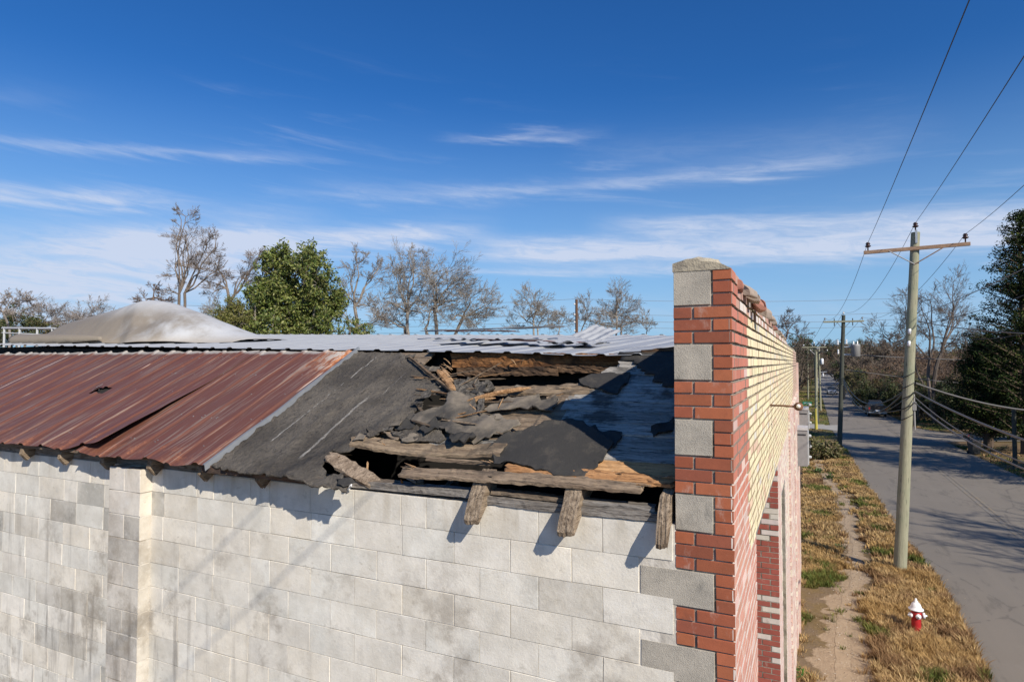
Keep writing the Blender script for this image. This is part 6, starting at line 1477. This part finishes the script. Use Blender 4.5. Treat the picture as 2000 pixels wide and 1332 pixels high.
# gooseneck lamp
WL = at_frame(empty('wall_lamp', label='bare white bulb in a rusty shade on a thin pipe from the brick front', cat='lamp'), 0, 3.55, H - .45)
mb = MB(); mb.tube([(-.01, 0, 0), (.13, 0, .0), (.14, 0, -.002), (.245, 0, -.006)], [.0095, .0095, .012, .0085], 8); mb.lathe([(.022, 0), (.022, .01)], (-.004, 0, 0), 10, Matrix.Rotation(math.pi / 2, 4, 'Y')); mb.build('pipe', M_rustpipe, WL, smooth=True)
MR = Matrix.Translation((.262, -.005, -.01)) @ Matrix.Rotation(R(68), 4, 'X')
mb = MB(); mb.lathe([(.012, -.03), (.02, -.02), (.034, .0), (.045, .02)], segs=20, M=MR); s_ = mb.build('shade', M_rustpipe, WL, smooth=True)
mb = MB(); mb.lathe([(.016, .0), (.02, .015), (.02, .04), (.012, .052), (.004, .055)], segs=16, M=MR); mb.build('bulb', M_bulb, WL, smooth=True)
# ------------------------------------------------------------------ roadside things
r_ = ray(1903, 887); l = local(Vector((0, 0, CAM_H)) + r_ * (-CAM_H / r_.z))
o = at_frame(empty('wheelie_bin', label='black wheeled rubbish bin beside the mailbox across the road', cat='bin'), l.x, l.y, gh(l.y), R(20))
mb = MB(); mb.prism([(-.24, .05), (.24, .05), (.30, .92), (-.30, .92)], lambda a, b, k: (a, (-.27 if k == 0 else .27) * (1 + .15 * (b > .5)), b)); mb.build('body', M_black, o)
mb = MB(); mb.prism([(-.33, .92), (.33, .92), (.31, .98), (-.28, 1.0)], lambda a, b, k: (a, -.36 if k == 0 else .36, b)); mb.build('lid', M_darkmetal, o)
for s in (-.25, .25): mb = MB(); mb.lathe([(.11, -.03), (.11, .03)], (s, .28, .11), 12, Matrix.Rotation(math.pi / 2, 4, 'Y')); mb.build('wheel', M_rubber, o)
mb = MB(); mb.tube([(-.2, .38, .93), (.2, .38, .93)], .02, 6); mb.build('handle', M_black, o)
r_ = ray(1893, 882); l = local(Vector((0, 0, CAM_H)) + r_ * (-CAM_H / r_.z))
o = at_frame(empty('mailbox', label='dark mailbox on a post left of the rubbish bin', cat='mailbox'), l.x, l.y, gh(l.y))
mb = MB(); mb.box(-.05, .05, -.05, .05, -.1, .98); mb.build('post', M_pole2, o)
mb = MB(); pr = [(-.10, 0), (.10, 0), (.10, .12)] + [(.10 * math.cos(a), .12 + .10 * math.sin(a)) for a in [.4, .9, 1.57, 2.2, 2.8]] + [(-.10, .12)]; mb.prism(pr, lambda a, b, k: (-.34 + .60 * k, a, .98 + b)); mb.build('box', M_black, o)
mb = MB(); mb.box(-.1, .0, -.112, -.105, 1.05, 1.22); mb.build('flag', M_tail, o)
l = Vector((-.17, 65.3, 0)); o = at_frame(empty('street_sign', label='green street name sign on a thin post at the side street corner', cat='sign'), l.x + .3, l.y - 1.0, 0)
mb = MB(); mb.tube([(0, 0, 0), (0, 0, 2.35)], .035, 8); mb.build('post', M_darkmetal, o)
mb = MB(); mb.box(-.40, .40, -.02, .02, 2.36, 2.62); g = mb.build('sign_board', M_green, o)
mb = MB()
for k in range(5): mb.box(-.30 + k * .12, -.22 + k * .12, -.026, -.021, 2.44, 2.54)
mb.build('lettering', M_lightmetal, g)
# ------------------------------------------------------------------ vehicles
def wheel_parts(o, x, y, r, w):
    M_ = Matrix.Translation((x, y, r)) @ Matrix.Rotation(math.pi / 2, 4, 'Y'); mb = MB(); mb.lathe([(r * .6, -w / 2), (r * .95, -w / 2), (r, -w / 4), (r, w / 4), (r * .95, w / 2), (r * .6, w / 2)], segs=20, M=M_); t = mb.build('wheel', M_rubber, o, smooth=True)
    mb = MB(); mb.lathe([(r * .58, -w * .52), (r * .2, -w * .40), (r * .2, w * .40), (r * .58, w * .52)], segs=12, M=M_); mb.build('rim', M_steel, t)
def loft_body(name, m, secs, parent, bev=.05):
    """secs: list of (y, half width, z0, z1, top half width)"""
    mb = MB(); rings = [mb.V(*[(-w, y, z0), (w, y, z0), (w * 1.02, y, z0 + (z1 - z0) * .5), (tw, y, z1), (-tw, y, z1), (-w * 1.02, y, z0 + (z1 - z0) * .5)]) for y, w, z0, z1, tw in secs]
    mb.face(*[rings[0] + i for i in range(6)][::-1]); mb.face(*[rings[-1] + i for i in range(6)])
    for a, b in zip(rings, rings[1:]):
        for i in range(6): mb.face(a + i, a + (i + 1) % 6, b + (i + 1) % 6, b + i)
    o = mb.build(name, m, parent); bv = o.modifiers.new('b', 'BEVEL'); bv.width = bev; bv.segments = 3; bv.limit_method = 'ANGLE'; return o
def vehicle(n, u, paint, label, kind='car', heading=1, cat='car', group=None):
    """y = towards the front"""
    o = at_frame(empty('parked_car' if group else 'pickup_truck' if kind == 'pickup' else 'car', label=label, cat=cat, group=group), n, u, gh(u) + .03, 0 if heading > 0 else math.pi)
    if kind == 'pickup':
        loft_body('body', paint, [(-2.7, .90, .48, 1.02, .90), (-.6, .95, .42, 1.05, .93), (.9, .96, .42, 1.10, .92), (2.4, .92, .45, 1.02, .80), (2.75, .84, .50, .90, .72)], o)
        loft_body('cab', M_glass, [(-.62, .84, 1.02, 1.15, .80), (-.5, .84, 1.0, 1.74, .66), (.9, .84, 1.0, 1.76, .66), (1.55, .86, 1.0, 1.12, .80)], o)
        loft_body('roof', paint, [(-.45, .67, 1.72, 1.80, .62), (.85, .67, 1.72, 1.82, .62)], o, .02)
        mb = MB()
        for x in (-.9, .8): mb.box(x, x + .10, -2.68, -.65, 1.0, 1.30)
        mb.box(-.9, .9, -2.74, -2.66, .62, 1.32); mb.build('bed_side', paint, o)
        mb = MB(); mb.grid(lambda a, b: (-.75 + 1.5 * a, -2.5 + 1.8 * b, 1.05 + .35 * math.sin(math.pi * a) ** .5 * (.7 + .5 * fbm(a * 4, b * 4))), 12, 12); mb.build('bed_load', M_rubble, o)
        mb = MB(); mb.box(-.92, .92, -2.92, -2.75, .42, .60); mb.build('bumper', M_steel, o); L0 = -2.7
        for s in (-1, 1): mb = MB(); mb.box(s * .84 - .07, s * .84 + .07, -2.76, -2.70, .78, 1.10); mb.build('tail_light', M_tail, o)
        mb = MB(); mb.box(-.26, .26, -2.772, -2.745, .68, .84); mb.build('number_plate', M_white, o)
        wy, r = (-1.75, 1.75), .38
    else:
        loft_body('body', paint, [(-2.15, .80, .40, .86, .72), (-1.9, .86, .32, .98, .78), (0, .89, .28, .98, .84), (1.2, .88, .30, .94, .80), (2.05, .82, .34, .78, .70), (2.2, .74, .40, .66, .64)], o, .07)
        loft_body('cabin', M_glass, [(-1.85, .74, .94, 1.02, .70), (-1.3, .76, .94, 1.42, .56), (.2, .77, .94, 1.46, .56), (1.05, .78, .92, .99, .72)], o)
        loft_body('roof', paint, [(-1.25, .58, 1.40, 1.47, .52), (.15, .58, 1.42, 1.50, .52)], o, .02)
        for s in (-1, 1):
            mb = MB(); mb.box(s * .62 - .13, s * .62 + .13, 2.08, 2.20, .60, .72); mb.build('headlight', M_lamp, o)
            mb = MB(); mb.box(s * .66 - .12, s * .66 + .12, -2.19, -2.10, .72, .84); mb.build('tail_light', M_tail, o)
            mb = MB(); mb.box(s * .93 - .07, s * .93 + .07, .72, .84, .95, 1.06); mb.build('side_mirror', paint, o)
        mb = MB(); mb.box(-.38, .38, 2.17, 2.23, .46, .58); mb.build('grille', M_black, o)
        mb = MB(); mb.box(-.80, .80, 2.12, 2.27, .30, .44); mb.build('bumper', paint, o)
        wy, r = (-1.35, 1.4), .32
    for y in wy:
        for s in (-1, 1): wheel_parts(o, s * (.86 if kind == 'pickup' else .80), y, r, .22)
    return o
vehicle(7.55, 84.5, M_carblack, 'dark pickup with a loaded bed driving away', 'pickup', 1, 'pickup')
vehicle(4.4, 138, M_carsilver, 'silver car with headlights facing us in the left lane', 'car', -1)
uu = 330
for i, (px, u, m, hd_, lb) in enumerate([(1617, 330, M_carblack, -1, 'distant dark parked car, leftmost of the row at the end of the road'), (1624, 335, M_white, 1, 'distant white parked car in the middle of the row'), (1630, 338, M_carsilver, 1, 'distant silver parked car nearest the orange machine'), (1610, 420, M_carsilver, -1, 'farthest silver car coming up the road')]):
    vehicle(px_n(px, u), u, m, lb, 'car', hd_, 'car', 'far parked cars')
uo = 325; o = at_frame(empty('work_machine', label='bright orange machine standing at the roadside near the far cars', cat='machine'), px_n(1636, uo), uo, gh(uo))
loft_body('cab', M_orange, [(-1.2, 1.0, .7, 2.6, .9), (1.0, 1.0, .7, 2.7, .8)], o); mb = MB(); mb.tube([(0, 1, 1.5), (.3, 2.5, 2.8), (.5, 4, 1.2)], .25, 6); mb.build('boom', M_orange, o)
mb = MB(); 
for s in (-.8, .8): mb.box(s - .25, s + .25, -1.6, 1.6, 0, .7)
mb.build('track', M_black, o)
# far buildings at the end of the road
def house(n, u, w, d, h, m, label, rz_=0.0):
    o = at_frame(empty('distant_house', label=label, cat='house'), n, u, gh(u), rz_)
    mb = MB(); mb.box(-w / 2, w / 2, 0, d, -1, h); wl = mb.build('wall', m, o)
    mb = MB(); mb.prism([(-w / 2 - .4, h), (w / 2 + .4, h), (0, h + w * .28)], lambda a, b, k: (a, -.4 + (d + .8) * k, b)); mb.build('roof', M_darkmetal, o)
    for k in range(3):
        x = -w / 2 + w * (k + .5) / 3; mb = MB(); mb.box(x - .5, x + .5, -.06, .02, 1.0, 2.4); f = mb.build('window', M_white, wl)
    return o
house(px_n(1611, 500), 500, 14, 12, 9, M_tilered, 'reddish brick house closing the view at the end of the road')
house(px_n(1622, 470), 470, 10, 10, 5, M_lightmetal, 'pale low house right of the reddish one at the end of the road')
mb = MB(); l = local(at_depth(1545, 1300, 0 + CAM_H * F / (1318 - 707)))
# weeds by the wall foot
def weed(px, py, s, cols, label, flower=None, seed=1):
    r_ = ray(px, py); c = local(Vector((0, 0, CAM_H)) + r_ * (-CAM_H / r_.z)); rn2 = random.Random(seed); mb = MB()
    for k in range(46):
        a = rn2.random() * 6.28; el = rn2.uniform(.35, 1.3); L = s * rn2.uniform(.4, 1.0); d = Vector((math.cos(a) * math.cos(el), math.sin(a) * math.cos(el), math.sin(el))); sd = Vector((-math.sin(a), math.cos(a), 0)); p = Vector((rn2.gauss(0, s * .22), rn2.gauss(0, s * .22), 0))
        g = rn2.uniform(.7, 1.3); q_ = cols[rn2.randrange(len(cols))]; mb.cur = tuple(t * g for t in q_); w_ = s * .06
        m_ = p + d * L * .55 + Vector((0, 0, .03)); e = p + d * L + Vector((0, 0, -.12 * L))
        i = mb.V(p, m_ - sd * w_, m_ + sd * w_, e); mb.face(i, i + 1, i + 3, i + 2)
    o = empty('weed_plant', W(c.x, c.y, gh(c.y)), 0, label, 'plant'); mb.build('foliage', M_leaf, o)
    if flower:
        for k in range(3): mb = MB(); mb.lathe([(.02, 0), (.035, .012), (.01, .02)], (rn2.gauss(-.1, .05), rn2.gauss(0, .05), s * rn2.uniform(.8, 1.0)), 8); mb.build('flower', M_yellow, o)
    return o
GR = [(.06, .15, .025), (.09, .20, .035), (.04, .10, .02)]
weed(1548, 1318, .42, GR, 'bright green leafy weed with yellow flowers at the foot of the brick front', True, 3)
weed(1800, 1236, .20, GR, 'small bright green weed at the foot of the fire hydrant', None, 4)
for i, (x, y, s, lb) in enumerate([(1598, 925, .55, 'flat green weed on the verge below the cabinets'), (1618, 935, .5, 'green weed on the verge next to the dirt path'), (1640, 1072, .3, 'dark weed at the bend of the dirt path'), (1612, 1012, .3, 'small green weed left of the dirt path')]): weed(x, y, s, [(.08, .13, .03), (.06, .10, .03)], lb, None, 10 + i)
l = local(Vector((0, 0, CAM_H)) + ray(1584, 893) * (-CAM_H / ray(1584, 893).z))
o = bush('olive', 1.5, 1.4, 400); o.location = W(l.x + .2, l.y, 0); o.name = 'low_shrub'; o.scale = (1, 1, .95); tag(o, 'low olive shrub against the brick front below the cabinets', 'shrub')
for i, (x, y, s, lb) in enumerate([(1677, 925, .09, 'white scrap of litter at the road edge'), (1681, 977, .07, 'small white scrap of litter in the dry grass by the road')]):
    l = local(Vector((0, 0, CAM_H)) + ray(x, y) * (-CAM_H / ray(x, y).z)); mb = MB(); mb.grid(lambda a, b: (s * (a - .5), s * (b - .5) * 1.3, .05 + s * .3 * abs(math.sin(a * 5)) + s * .4 * mn.noise(Vector((a * 4, b * 4, x)))), 6, 6); o = mb.build('litter', M_white, None); at_frame(o, l.x, l.y, gh(l.y)); tag(o, lb, 'litter')
# trees and poles out of the picture on the right whose shade falls over the road
for k, (n_, u_) in enumerate(((24, 15),)):
    o = tree('shade_tree', 2500, 300, 30, 'bare tree standing outside the right edge of the view', par=TW(shade=.9), seed=201 + k, stems=3, r0=.3, trunk_len=.45, group='bare trees outside the view'); o.location = W(n_, u_, 0)
